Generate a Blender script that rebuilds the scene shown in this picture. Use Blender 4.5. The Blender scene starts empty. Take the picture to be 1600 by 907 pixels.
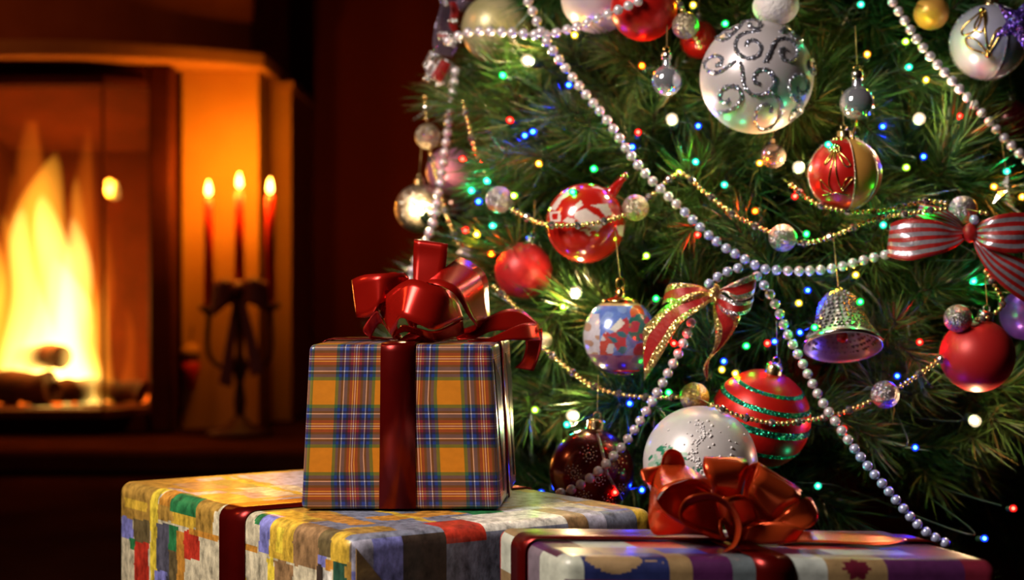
import bpy, bmesh, math, random
import numpy as np
from mathutils import Vector, Matrix, Euler

random.seed(7)
SC = bpy.context.scene
COL = SC.collection
PI = math.pi

# ------------------------------------------------------------------ camera, world, lights, exposure
F = 50.0 / 36.0 * 1600.0            # focal length in pixels of the 1600 px wide frame
HZ = 428.0                          # pixel row of the horizon
CAM = Vector((0.0, 0.0, 0.42))
cd = bpy.data.cameras.new('camera')
cd.lens = 50.0
cd.sensor_width = 36.0
cd.shift_y = -(453.5 - HZ) / 1600.0
cd.clip_start = 0.02
cd.dof.use_dof = True
cd.dof.focus_distance = 1.15
cd.dof.aperture_fstop = 4.8
cam = bpy.data.objects.new('camera', cd)
cam.location = CAM
cam.rotation_euler = (PI / 2, 0, 0)
COL.objects.link(cam)
SC.camera = cam

w = bpy.data.worlds.new('dim_room')
SC.world = w
w.use_nodes = True
w.node_tree.nodes['Background'].inputs[0].default_value = (0.55, 0.22, 0.14, 1)
w.node_tree.nodes['Background'].inputs[1].default_value = 0.015


def area_light(name, loc, target, sx, sy, power, color, spread=180):
    l = bpy.data.lights.new(name, 'AREA')
    l.shape = 'RECTANGLE'
    l.size = sx
    l.size_y = sy
    l.energy = power
    l.color = color
    l.spread = math.radians(spread)
    o = bpy.data.objects.new(name, l)
    o.location = loc
    o.rotation_euler = (Vector(target) - Vector(loc)).to_track_quat('-Z', 'Y').to_euler()
    COL.objects.link(o)
    return o


# soft window-like key from the upper left
area_light('key_softbox', (-0.80, 0.58, 1.18), (0.02, 1.25, 0.36), 0.36, 0.5, 7.0, (1.0, 0.86, 0.74), 92)
# warm fill light added far to the left to lift the dark hood
area_light('warm_fill', (-2.3, 1.5, 1.75), (-0.7, 3.4, 0.7), 0.30, 0.30, 9.0, (1.0, 0.36, 0.10))

SC.view_settings.view_transform = 'Standard'
SC.view_settings.look = 'None'
SC.view_settings.exposure = 0.0
SC.view_settings.gamma = 1.0
SC.view_settings.use_curve_mapping = False
SC.cycles.sample_clamp_indirect = 4.0


# ------------------------------------------------------------------ helpers
def P(px, py, d):
    """World point that stands d metres in front of the camera behind the photo pixel (px, py)."""
    return Vector((CAM.x + (px - 800.0) / F * d, CAM.y + d, CAM.z - (py - HZ) / F * d))


def pix(p):
    d = p[1] - CAM.y
    return 800.0 + (p[0] - CAM.x) / d * F, HZ - (p[2] - CAM.z) / d * F, d


def props(o, label=None, cat=None, group=None, kind=None):
    if label: o['label'] = label
    if cat: o['category'] = cat
    if group: o['group'] = group
    if kind: o['kind'] = kind
    return o


def thing(name, label, cat, loc, group=None):
    o = bpy.data.objects.new(name, None)
    o.empty_display_size = 0.02
    o.location = loc
    COL.objects.link(o)
    return props(o, label, cat, group)


def root_loc(o):
    while o.parent:
        o = o.parent
    return Vector(o.location)


class MB:
    """Collects faces in world coordinates and links them as one mesh object."""

    def __init__(self):
        self.v = []; self.f = []; self.m = []

    def add(self, vs, fs, m=0):
        k = len(self.v)
        self.v.extend(tuple(x) for x in vs)
        self.f.extend(tuple(i + k for i in f) for f in fs)
        self.m.extend([m] * len(fs))

    def box(self, a, b, m=0):
        x0, y0, z0 = a; x1, y1, z1 = b
        self.add([(x0, y0, z0), (x1, y0, z0), (x1, y1, z0), (x0, y1, z0), (x0, y0, z1), (x1, y0, z1), (x1, y1, z1), (x0, y1, z1)],
                 [(0, 3, 2, 1), (4, 5, 6, 7), (0, 1, 5, 4), (1, 2, 6, 5), (2, 3, 7, 6), (3, 0, 4, 7)], m)

    def tube(self, pts, r, n=6, m=0, cap=True):
        pts = [Vector(p) for p in pts]
        rr = r if isinstance(r, (list, tuple)) else [r] * len(pts)
        vs = []; fs = []
        up = None
        for i, p in enumerate(pts):
            t = (pts[min(i + 1, len(pts) - 1)] - pts[max(i - 1, 0)])
            if t.length < 1e-9: t = Vector((0, 0, 1))
            t.normalize()
            if up is None:
                up = Vector((0, 0, 1)) if abs(t.z) < 0.9 else Vector((1, 0, 0))
            s = t.cross(up)
            if s.length < 1e-6: s = t.cross(Vector((0, 1, 0.3)))
            s.normalize()
            up = s.cross(t).normalized()
            for k in range(n):
                a = 2 * PI * k / n
                vs.append(p + (s * math.cos(a) + up * math.sin(a)) * rr[i])
        for i in range(len(pts) - 1):
            for k in range(n):
                a = i * n + k; b = i * n + (k + 1) % n
                fs.append((a, b, b + n, a + n))
        if cap:
            fs.append(tuple(range(n)))
            fs.append(tuple((len(pts) - 1) * n + k for k in reversed(range(n))))
        self.add(vs, fs, m)

    def lathe(self, prof, c=(0, 0, 0), n=24, m=0, rot=None, wob=None, ends=True):
        """prof: list of (radius, height) along +Z from the centre c; rot: 3x3 rotation."""
        c = Vector(c); vs = []; fs = []
        for i, (r, z) in enumerate(prof):
            for k in range(n):
                a = 2 * PI * k / n
                q = r * (1 + (wob(i, a) if wob else 0))
                p = Vector((q * math.cos(a), q * math.sin(a), z))
                if rot is not None: p = rot @ p
                vs.append(c + p)
        for i in range(len(prof) - 1):
            for k in range(n):
                a = i * n + k; b = i * n + (k + 1) % n
                fs.append((a, b, b + n, a + n))
        if ends and prof[0][0] > 1e-6: fs.append(tuple(reversed(range(n))))
        if ends and prof[-1][0] > 1e-6: fs.append(tuple((len(prof) - 1) * n + k for k in range(n)))
        self.add(vs, fs, m)

    def ball(self, c, r, n=16, m=0, sq=(1, 1, 1), h=None):
        h = h or max(4, n * 2 // 3)
        c = Vector(c); vs = [c + Vector((0, 0, -r * sq[2]))]; fs = []
        for i in range(1, h):
            t = -PI / 2 + PI * i / h
            for k in range(n):
                a = 2 * PI * k / n
                vs.append(c + Vector((math.cos(t) * math.cos(a) * r * sq[0], math.cos(t) * math.sin(a) * r * sq[1], math.sin(t) * r * sq[2])))
        vs.append(c + Vector((0, 0, r * sq[2])))
        for k in range(n):
            fs.append((0, 1 + (k + 1) % n, 1 + k))
            fs.append((len(vs) - 1, len(vs) - 1 - n + k, len(vs) - 1 - n + (k + 1) % n))
        for i in range(h - 2):
            for k in range(n):
                a = 1 + i * n + k; b = 1 + i * n + (k + 1) % n
                fs.append((a, b, b + n, a + n))
        self.add(vs, fs, m)

    def gem(self, c, r, m=0):
        c = Vector(c)
        d = [Vector(v) * r for v in ((1, 0, 0), (-1, 0, 0), (0, 1, 0), (0, -1, 0), (0, 0, 1), (0, 0, -1))]
        self.add([c + v for v in d], [(0, 2, 4), (2, 1, 4), (1, 3, 4), (3, 0, 4), (2, 0, 5), (1, 2, 5), (3, 1, 5), (0, 3, 5)], m)

    def build(self, name, mats, parent=None, smooth=True, mods=None):
        me = bpy.data.meshes.new(name)
        off = root_loc(parent) if parent else Vector((0, 0, 0))
        me.from_pydata([(a - off.x, b - off.y, c - off.z) for a, b, c in self.v], [], self.f)
        mats = mats if isinstance(mats, (list, tuple)) else [mats]
        for x in mats: me.materials.append(x)
        if len(mats) > 1: me.polygons.foreach_set('material_index', self.m)
        if smooth: me.polygons.foreach_set('use_smooth', [True] * len(me.polygons))
        me.update()
        o = bpy.data.objects.new(name, me)
        COL.objects.link(o)
        if parent: o.parent = parent
        return o


def inst(name, me, loc, parent=None, rot=None, scale=None):
    """Object that shares the mesh me, placed at a world location."""
    o = bpy.data.objects.new(name, me)
    o.location = Vector(loc) - (root_loc(parent) if parent else Vector((0, 0, 0)))
    if rot is not None: o.rotation_euler = rot
    if scale is not None: o.scale = scale if isinstance(scale, (tuple, list)) else (scale,) * 3
    if parent: o.parent = parent
    COL.objects.link(o)
    return o


def crom(pts, n):
    """Catmull-Rom through pts (tuples of any length), n samples."""
    a = np.array(pts, float)
    if len(a) == 2:
        t = np.linspace(0, 1, n)[:, None]
        return a[0] * (1 - t) + a[1] * t
    a = np.vstack([2 * a[0] - a[1], a, 2 * a[-1] - a[-2]])
    out = []
    for s in np.linspace(0, len(pts) - 1 - 1e-9, n):
        i = int(s); t = s - i
        p0, p1, p2, p3 = a[i], a[i + 1], a[i + 2], a[i + 3]
        out.append(0.5 * (2 * p1 + (p2 - p0) * t + (2 * p0 - 5 * p1 + 4 * p2 - p3) * t * t + (3 * p1 - p0 - 3 * p2 + p3) * t ** 3))
    return np.array(out)


# ------------------------------------------------------------------ materials
def nodes(name):
    m = bpy.data.materials.new(name)
    m.use_nodes = True
    nt = m.node_tree
    return m, nt, nt.nodes['Principled BSDF']


def N(nt, t, **kw):
    n = nt.nodes.new(t)
    for k, v in kw.items():
        if k in n.inputs: n.inputs[k].default_value = v
        else: setattr(n, k, v)
    return n


def rgba(c): return (c[0], c[1], c[2], 1)


def mat(name, c1, c2=None, scale=40, rough=0.5, metal=0.0, bump=0.0, coat=0.0, detail=3, rough2=None, spec=None, objrand=False, coord='Object'):
    """Principled material whose colour wanders between c1 and c2 with noise."""
    m, nt, b = nodes(name)
    c2 = c2 or tuple(x * 0.75 for x in c1)
    tc = N(nt, 'ShaderNodeTexCoord')
    no = N(nt, 'ShaderNodeTexNoise', Scale=scale, Detail=detail)
    nt.links.new(tc.outputs[coord], no.inputs['Vector'])
    r = N(nt, 'ShaderNodeValToRGB')
    r.color_ramp.elements[0].color = rgba(c1); r.color_ramp.elements[0].position = 0.35
    r.color_ramp.elements[1].color = rgba(c2); r.color_ramp.elements[1].position = 0.65
    if objrand:
        oi = N(nt, 'ShaderNodeObjectInfo')
        ad = N(nt, 'ShaderNodeMath', operation='ADD'); ad.inputs[1].default_value = 0
        mu = N(nt, 'ShaderNodeMath', operation='MULTIPLY_ADD')
        nt.links.new(oi.outputs['Random'], mu.inputs[0]); mu.inputs[1].default_value = 0.5; mu.inputs[2].default_value = -0.25
        nt.links.new(no.outputs['Fac'], ad.inputs[0]); nt.links.new(mu.outputs[0], ad.inputs[1])
        nt.links.new(ad.outputs[0], r.inputs['Fac'])
    else:
        nt.links.new(no.outputs['Fac'], r.inputs['Fac'])
    nt.links.new(r.outputs['Color'], b.inputs['Base Color'])
    b.inputs['Roughness'].default_value = rough
    b.inputs['Metallic'].default_value = metal
    b.inputs['Coat Weight'].default_value = coat
    b.inputs['Coat Roughness'].default_value = 0.08
    if spec is not None: b.inputs['Specular IOR Level'].default_value = spec
    if bump:
        bp = N(nt, 'ShaderNodeBump', Strength=bump, Distance=0.002)
        nt.links.new(no.outputs['Fac'], bp.inputs['Height'])
        nt.links.new(bp.outputs['Normal'], b.inputs['Normal'])
    return m


def glitter(name, c1, c2, scale=900, rough=0.28, metal=0.9, tilt=0.55):
    """Flakes: every Voronoi cell tilts the normal its own way."""
    m, nt, b = nodes(name)
    tc = N(nt, 'ShaderNodeTexCoord')
    vo = N(nt, 'ShaderNodeTexVoronoi', Scale=scale)
    nt.links.new(tc.outputs['Object'], vo.inputs['Vector'])
    ge = N(nt, 'ShaderNodeNewGeometry')
    sub = N(nt, 'ShaderNodeVectorMath', operation='SUBTRACT'); sub.inputs[1].default_value = (0.5, 0.5, 0.5)
    nt.links.new(vo.outputs['Color'], sub.inputs[0])
    sc = N(nt, 'ShaderNodeVectorMath', operation='SCALE'); sc.inputs['Scale'].default_value = tilt * 2
    nt.links.new(sub.outputs[0], sc.inputs[0])
    ad = N(nt, 'ShaderNodeVectorMath', operation='ADD')
    nt.links.new(ge.outputs['Normal'], ad.inputs[0]); nt.links.new(sc.outputs[0], ad.inputs[1])
    nm = N(nt, 'ShaderNodeVectorMath', operation='NORMALIZE')
    nt.links.new(ad.outputs[0], nm.inputs[0])
    nt.links.new(nm.outputs[0], b.inputs['Normal'])
    sx = N(nt, 'ShaderNodeSeparateColor')
    nt.links.new(vo.outputs['Color'], sx.inputs[0])
    r = N(nt, 'ShaderNodeValToRGB')
    r.color_ramp.elements[0].color = rgba(c1); r.color_ramp.elements[1].color = rgba(c2)
    nt.links.new(sx.outputs[0], r.inputs['Fac'])
    nt.links.new(r.outputs['Color'], b.inputs['Base Color'])
    b.inputs['Roughness'].default_value = rough
    b.inputs['Metallic'].default_value = metal
    return m


def glow(name, c, s):
    m, nt, b = nodes(name)
    b.inputs['Base Color'].default_value = rgba([min(1, x) for x in c])
    b.inputs['Emission Color'].default_value = rgba(c)
    b.inputs['Emission Strength'].default_value = s
    no = N(nt, 'ShaderNodeTexNoise', Scale=300.0)
    mr = N(nt, 'ShaderNodeMapRange'); mr.inputs['To Min'].default_value = 0.15; mr.inputs['To Max'].default_value = 0.25
    nt.links.new(no.outputs['Fac'], mr.inputs['Value']); nt.links.new(mr.outputs['Result'], b.inputs['Roughness'])
    return m


def painted(name, rough=0.4, metal=0.0, coat=0.0, grain=0.0, gscale=120, bump=0.0, streak=(1, 1, 1)):
    """Printed paper or glass: the print lies in the colour attribute, noise adds grain."""
    m, nt, b = nodes(name)
    at = N(nt, 'ShaderNodeAttribute', attribute_name='print')
    tc = N(nt, 'ShaderNodeTexCoord')
    mp = N(nt, 'ShaderNodeMapping'); mp.inputs['Scale'].default_value = streak
    nt.links.new(tc.outputs['Object'], mp.inputs['Vector'])
    no = N(nt, 'ShaderNodeTexNoise', Scale=gscale, Detail=6.0, Roughness=0.65)
    nt.links.new(mp.outputs['Vector'], no.inputs['Vector'])
    mr = N(nt, 'ShaderNodeMapRange')
    mr.inputs['From Min'].default_value = 0.3; mr.inputs['From Max'].default_value = 0.7
    mr.inputs['To Min'].default_value = 1 - grain; mr.inputs['To Max'].default_value = 1 + grain * 0.6
    nt.links.new(no.outputs['Fac'], mr.inputs['Value'])
    mx = N(nt, 'ShaderNodeVectorMath', operation='SCALE')
    nt.links.new(at.outputs['Color'], mx.inputs[0]); nt.links.new(mr.outputs['Result'], mx.inputs['Scale'])
    nt.links.new(mx.outputs[0], b.inputs['Base Color'])
    b.inputs['Roughness'].default_value = rough
    b.inputs['Metallic'].default_value = metal
    b.inputs['Coat Weight'].default_value = coat
    b.inputs['Coat Roughness'].default_value = 0.15
    if bump:
        bp = N(nt, 'ShaderNodeBump', Strength=bump, Distance=0.001)
        nt.links.new(no.outputs['Fac'], bp.inputs['Height'])
        nt.links.new(bp.outputs['Normal'], b.inputs['Normal'])
    return m


def volume_glow(name, c, s):
    m, nt, b = nodes(name)
    nt.nodes.remove(b)
    e = N(nt, 'ShaderNodeEmission'); e.inputs['Color'].default_value = rgba(c); e.inputs['Strength'].default_value = s
    nt.links.new(e.outputs[0], nt.nodes['Material Output'].inputs['Volume'])
    return m


def pane_mat(name, tint, refl):
    m, nt, b = nodes(name)
    nt.nodes.remove(b)
    t = N(nt, 'ShaderNodeBsdfTransparent'); t.inputs['Color'].default_value = rgba(tint)
    g = N(nt, 'ShaderNodeBsdfGlossy'); g.inputs['Roughness'].default_value = 0.02
    no = N(nt, 'ShaderNodeTexNoise', Scale=6.0)
    mr = N(nt, 'ShaderNodeMapRange'); mr.inputs['To Min'].default_value = refl * 0.8; mr.inputs['To Max'].default_value = refl * 1.2
    nt.links.new(no.outputs['Fac'], mr.inputs['Value'])
    mx = N(nt, 'ShaderNodeMixShader')
    nt.links.new(mr.outputs['Result'], mx.inputs[0]); nt.links.new(t.outputs[0], mx.inputs[1]); nt.links.new(g.outputs[0], mx.inputs[2])
    nt.links.new(mx.outputs[0], nt.nodes['Material Output'].inputs['Surface'])
    return m


def glass_mat(name, tint, alpha):
    """Thin coloured glass: glossy skin over partly see-through body."""
    m, nt, b = nodes(name)
    t = N(nt, 'ShaderNodeBsdfTransparent'); t.inputs['Color'].default_value = rgba(tint)
    no = N(nt, 'ShaderNodeTexNoise', Scale=60.0)
    mr = N(nt, 'ShaderNodeMapRange'); mr.inputs['To Min'].default_value = alpha * 0.85; mr.inputs['To Max'].default_value = alpha * 1.15
    nt.links.new(no.outputs['Fac'], mr.inputs['Value'])
    b.inputs['Base Color'].default_value = rgba(tint); b.inputs['Roughness'].default_value = 0.05
    b.inputs['Metallic'].default_value = 0.6; b.inputs['Coat Weight'].default_value = 1.0
    mx = N(nt, 'ShaderNodeMixShader')
    nt.links.new(mr.outputs['Result'], mx.inputs[0]); nt.links.new(t.outputs[0], mx.inputs[1]); nt.links.new(b.outputs[0], mx.inputs[2])
    nt.links.new(mx.outputs[0], nt.nodes['Material Output'].inputs['Surface'])
    return m


M = {}
M['needle'] = mat('needle', (0.012, 0.066, 0.014), (0.062, 0.125, 0.024), 14, 0.34, objrand=True)
M['needle_dry'] = mat('needle_dry', (0.075, 0.09, 0.015), (0.14, 0.085, 0.02), 14, 0.45, objrand=True)
M['bark'] = mat('bark', (0.05, 0.028, 0.015), (0.02, 0.012, 0.008), 60, 0.9, bump=0.5)
M['pearl'] = mat('pearl', (0.78, 0.70, 0.72), (0.70, 0.66, 0.76), 80, 0.22, 0.35, coat=0.8)
M['pearl_blue'] = mat('pearl_blue', (0.52, 0.56, 0.82), (0.45, 0.50, 0.80), 80, 0.22, 0.35, coat=0.8)
M['string'] = mat('string', (0.55, 0.50, 0.48), rough=0.6)
M['gold'] = mat('gold', (0.85, 0.60, 0.20), (0.75, 0.48, 0.12), 60, 0.2, 1.0)
M['gold_bead'] = mat('gold_bead', (0.92, 0.70, 0.28), (0.80, 0.56, 0.18), 60, 0.2, 0.85)
M['glass_bead'] = mat('glass_bead', (0.75, 0.68, 0.55), (0.55, 0.50, 0.55), 90, 0.08, 0.9)
M['silver'] = mat('silver', (0.80, 0.79, 0.78), (0.6, 0.6, 0.62), 60, 0.18, 1.0)
M['gold_cap'] = mat('gold_cap', (0.80, 0.66, 0.38), (0.6, 0.45, 0.2), 90, 0.25, 1.0, bump=0.4)
M['silver_cap'] = mat('silver_cap', (0.78, 0.75, 0.68), (0.5, 0.48, 0.44), 90, 0.25, 1.0, bump=0.4)
M['champagne_glitter'] = glitter('champagne_glitter', (0.62, 0.52, 0.36), (0.85, 0.76, 0.60), 1100)
M['silver_glitter'] = glitter('silver_glitter', (0.35, 0.32, 0.35), (0.80, 0.77, 0.80), 1200)
M['gold_glitter'] = glitter('gold_glitter', (0.55, 0.38, 0.10), (0.95, 0.74, 0.32), 1100)
M['steel_glitter'] = glitter('steel_glitter', (0.20, 0.22, 0.30), (0.70, 0.73, 0.82), 900, tilt=0.8)
M['green_glitter'] = glitter('green_glitter', (0.01, 0.22, 0.12), (0.03, 0.50, 0.28), 1100, tilt=0.6)
M['purple_glitter'] = glitter('purple_glitter', (0.10, 0.05, 0.40), (0.35, 0.22, 0.85), 500, tilt=0.8)
M['satin_white'] = mat('satin_white', (0.62, 0.58, 0.61), (0.57, 0.54, 0.60), 12, 0.34, 0.25, coat=0.15)
M['satin_blue'] = mat('satin_blue', (0.52, 0.54, 0.72), (0.42, 0.44, 0.66), 12, 0.32, 0.35)
M['satin_grey'] = mat('satin_grey', (0.30, 0.36, 0.52), (0.24, 0.28, 0.44), 25, 0.3, 0.5)
M['satin_red'] = mat('satin_red', (0.56, 0.012, 0.008), (0.48, 0.008, 0.006), 12, 0.33, 0.35)
M['matte_red'] = mat('matte_red', (0.52, 0.018, 0.018), (0.44, 0.012, 0.014), 12, 0.42, 0.2)
M['gloss_red'] = mat('gloss_red', (0.50, 0.012, 0.008), (0.4, 0.008, 0.006), 12, 0.15, 0.2, coat=1)
M['wine'] = mat('wine', (0.10, 0.006, 0.012), (0.20, 0.008, 0.012), 22, 0.25, 0.5, coat=0.6)
M['satin_gold'] = mat('satin_gold', (0.82, 0.42, 0.09), (0.70, 0.32, 0.06), 20, 0.3, 0.25)
M['satin_purple'] = mat('satin_purple', (0.20, 0.06, 0.55), (0.14, 0.04, 0.45), 12, 0.3, 0.4)
M['satin_pink'] = mat('satin_pink', (0.60, 0.25, 0.38), (0.5, 0.18, 0.32), 16, 0.32, 0.3)
M['satin_cream'] = mat('satin_cream', (0.60, 0.52, 0.30), (0.45, 0.42, 0.2), 30, 0.35, 0.3)
M['bronze'] = mat('bronze', (0.16, 0.08, 0.05), (0.10, 0.05, 0.04), 30, 0.15, 0.7)
M['snow'] = mat('snow', (0.80, 0.78, 0.78), (0.72, 0.70, 0.74), 260, 0.55, bump=0.9)
M['ribbon_red'] = mat('ribbon_red', (0.46, 0.010, 0.005), (0.38, 0.008, 0.004), 16, 0.23, 0.65)
M['ribbon_copper'] = mat('ribbon_copper', (0.74, 0.095, 0.018), (0.62, 0.065, 0.012), 16, 0.23, 0.62)
M['band_red'] = mat('band_red', (0.17, 0.004, 0.003), (0.13, 0.003, 0.002), 30, 0.28, 0.7)
M['bow_red'] = mat('bow_red', (0.36, 0.010, 0.009), (0.28, 0.007, 0.008), 200, 0.45, 0.1, bump=0.3)
M['bow_gold'] = mat('bow_gold', (0.75, 0.56, 0.24), (0.60, 0.42, 0.15), 200, 0.3, 0.85, bump=0.3)
M['bow_silver'] = mat('bow_silver', (0.42, 0.39, 0.45), (0.34, 0.31, 0.40), 200, 0.28, 0.5, bump=0.3)
M['organza'] = glass_mat('organza', (0.55, 0.42, 0.62), 0.45)
M['clear_glass'] = glass_mat('clear_glass', (0.55, 0.55, 0.60), 0.75)
M['smoke_glass'] = glass_mat('smoke_glass', (0.38, 0.30, 0.24), 0.6)
M['mirror'] = mat('mirror', (0.60, 0.62, 0.72), (0.5, 0.53, 0.66), 30, 0.07, 0.75, coat=1)
M['wire'] = mat('wire', (0.01, 0.035, 0.015), (0.008, 0.02, 0.012), 90, 0.45)
M['socket'] = mat('socket', (0.012, 0.05, 0.02), (0.01, 0.03, 0.015), 90, 0.4)
M['thread'] = mat('thread', (0.55, 0.40, 0.16), rough=0.4, metal=0.6)

# ------------------------------------------------------------------ the setting
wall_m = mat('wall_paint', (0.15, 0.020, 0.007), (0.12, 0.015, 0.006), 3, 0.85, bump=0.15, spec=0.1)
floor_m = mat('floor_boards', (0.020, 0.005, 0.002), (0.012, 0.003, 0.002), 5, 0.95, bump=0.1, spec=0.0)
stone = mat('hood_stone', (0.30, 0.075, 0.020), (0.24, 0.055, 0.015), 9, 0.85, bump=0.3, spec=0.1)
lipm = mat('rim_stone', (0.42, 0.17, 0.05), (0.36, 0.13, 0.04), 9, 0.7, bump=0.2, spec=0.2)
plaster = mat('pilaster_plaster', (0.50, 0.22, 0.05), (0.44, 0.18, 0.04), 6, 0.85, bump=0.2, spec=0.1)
soot = mat('sooty_metal', (0.065, 0.010, 0.004), (0.045, 0.007, 0.003), 14, 0.7, 0.0, bump=0.2, spec=0.08)
brickm = mat('firebox_lining', (0.13, 0.030, 0.010), (0.09, 0.022, 0.008), 8, 0.9, bump=0.6, spec=0.1)
slabm = mat('hearth_slab', (0.040, 0.010, 0.004), (0.028, 0.007, 0.003), 10, 0.95, bump=0.2, spec=0.0)

mb = MB(); mb.box((-3.2, -0.6, -0.1), (2.6, 4.05, 0.0))
props(mb.build('floor', floor_m, smooth=False), 'dark floor in front of the fireplace', kind='structure')
mb = MB(); mb.box((-3.2, 3.95, 0.0), (2.6, 4.05, 2.6))
props(mb.build('wall_back', wall_m, smooth=False), 'dark red-brown wall behind the fireplace and tree', kind='structure')

# ------------------------------------------------------------------ fireplace
fp = thing('fireplace', 'lit fireplace with curved stone hood and dark framed glass at left', 'fireplace', (-1.1, 3.4, 0))
cx, cy = -1.1, 3.97


def arc_slab(R, z0, z1, name, m, Rin=0.25):
    mb = MB()
    n = 40
    vs = []; fs = []
    for z in (z0, z1):
        for i in range(n + 1):
            a = PI * (-0.5 + i / n) * 0.94
            vs.append((cx + R * math.sin(a), min(3.945, cy - R * math.cos(a)), z))
    for i in range(n):
        fs.append((i, i + 1, n + 2 + i, n + 1 + i))
    # under and upper side
    fs.append(tuple(reversed(range(n + 1))))
    fs.append(tuple(range(n + 1, 2 * n + 2)))
    fs.append((n, 0, n + 1, 2 * n + 1))
    mb.add(vs, fs)
    o = mb.build(name, m, fp, smooth=False)
    return o


def hood_front():
    # curved front that meets the flank at the right of the pilaster
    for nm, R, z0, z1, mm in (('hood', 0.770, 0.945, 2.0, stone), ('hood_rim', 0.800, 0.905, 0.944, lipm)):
        mb = MB(); vs = []; n = 36; a0 = math.asin(min(1, (0.485 + (R - 0.77)) / R)); a1 = a0
        for z in (z0, z1):
            for i in range(n + 1):
                a = -a0 + (2 * a0) * i / n
                vs.append((cx + R * math.sin(a), cy - R * math.cos(a), z))
            vs.append((cx + R * math.sin(a0), 3.945, z)); vs.append((cx - R * math.sin(a0), 3.945, z))
        k = n + 3
        fs = [(i, (i + 1) % k, k + (i + 1) % k, k + i) for i in range(k)]
        fs += [tuple(reversed(range(k))), tuple(range(k, 2 * k))]
        mb.add(vs, fs)
        o = mb.build(nm, mm, fp, smooth=False)
        bv = o.modifiers.new('bevel', 'BEVEL'); bv.width = 0.006; bv.segments = 2; bv.limit_method = 'ANGLE'


hood_front()
mb = MB(); mb.box((-1.62, 2.96, 0.001), (-0.42, 3.945, 0.050))
o = mb.build('hearth_slab', slabm, fp, smooth=False)
o.modifiers.new('bevel', 'BEVEL').width = 0.008
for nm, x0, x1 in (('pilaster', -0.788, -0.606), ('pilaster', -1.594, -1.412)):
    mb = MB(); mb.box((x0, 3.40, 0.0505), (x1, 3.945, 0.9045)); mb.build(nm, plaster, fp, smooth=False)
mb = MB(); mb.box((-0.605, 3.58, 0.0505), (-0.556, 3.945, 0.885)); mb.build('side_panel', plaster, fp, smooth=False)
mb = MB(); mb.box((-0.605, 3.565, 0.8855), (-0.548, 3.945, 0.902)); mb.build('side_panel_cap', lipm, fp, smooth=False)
# dark frame round the opening
fx0, fx1, fz0, fz1 = -1.412, -0.789, 0.0505, 0.9045
ix0, ix1, iz0, iz1 = -1.362, -0.842, 0.105, 0.858
for a, b in (((fx0, 3.29, fz0), (ix0, 3.36, fz1)), ((ix1, 3.29, fz0), (fx1, 3.36, fz1)),
             ((ix0 + .0005, 3.29, iz1), (ix1 - .0005, 3.36, fz1)), ((ix0 + .0005, 3.27, fz0), (ix1 - .0005, 3.36, iz0))):
    mb = MB(); mb.box(a, b)
    o = mb.build('frame_bar', soot, fp, smooth=False)
    o.modifiers.new('bevel', 'BEVEL').width = 0.006
# firebox lining: floor, back, two flanks that narrow to the back, slanted top
mb = MB()
A = [(ix0, 3.361, iz0), (ix1, 3.361, iz0), (ix1, 3.361, iz1), (ix0, 3.361, iz1)]
B = [(-1.30, 3.72, iz0), (-0.90, 3.72, iz0), (-0.90, 3.72, 0.74), (-1.30, 3.72, 0.74)]
mb.add(A + B, [(0, 1, 5, 4), (1, 2, 6, 5), (2, 3, 7, 6), (3, 0, 4, 7), (4, 5, 6, 7)])
mb.build('firebox_lining', brickm, fp, smooth=False)
# three glass panes: two front, one slanting back at the right
gl = pane_mat('fire_glass', (1, 0.96, 0.9), 0.02)


def pane(p, q, z0, z1):
    mb = MB()
    d = Vector((q[0] - p[0], q[1] - p[1], 0)).normalized(); nrm = Vector((-d.y, d.x, 0)) * 0.004
    vs = []
    for z in (z0, z1):
        vs += [(p[0], p[1], z), (q[0], q[1], z), (q[0] + nrm.x, q[1] + nrm.y, z), (p[0] + nrm.x, p[1] + nrm.y, z)]
    mb.add(vs, [(3, 2, 1, 0), (4, 5, 6, 7), (0, 1, 5, 4), (1, 2, 6, 5), (2, 3, 7, 6), (3, 0, 4, 7)])
    return mb.build('glass_pane', gl, fp, smooth=False)


pane((-1.275, 3.235), (-0.930, 3.235), 0.11, 0.85)
pane((-0.928, 3.235), (-0.846, 3.338), 0.11, 0.85)
pane((-1.358, 3.2865), (-1.277, 3.235), 0.11, 0.85)
for z0, z1 in ((0.0925, 0.1095), (0.8505, 0.868)):
    mb = MB()
    pts = [(-1.362, 3.289), (-1.278, 3.228), (-0.927, 3.228), (-0.842, 3.289)]
    vs = [(x, y, z0) for x, y in pts] + [(x, y, z1) for x, y in pts]
    mb.add(vs, [(3, 2, 1, 0), (4, 5, 6, 7), (0, 1, 5, 4), (1, 2, 6, 5), (2, 3, 7, 6), (3, 0, 4, 7)])
    mb.build('bay_plate', soot, fp, smooth=False)
mb = MB(); mb.tube([(-0.929, 3.232, 0.11), (-0.929, 3.232, 0.85)], 0.0045, 6); mb.build('pane_bar', soot, fp)

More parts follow.
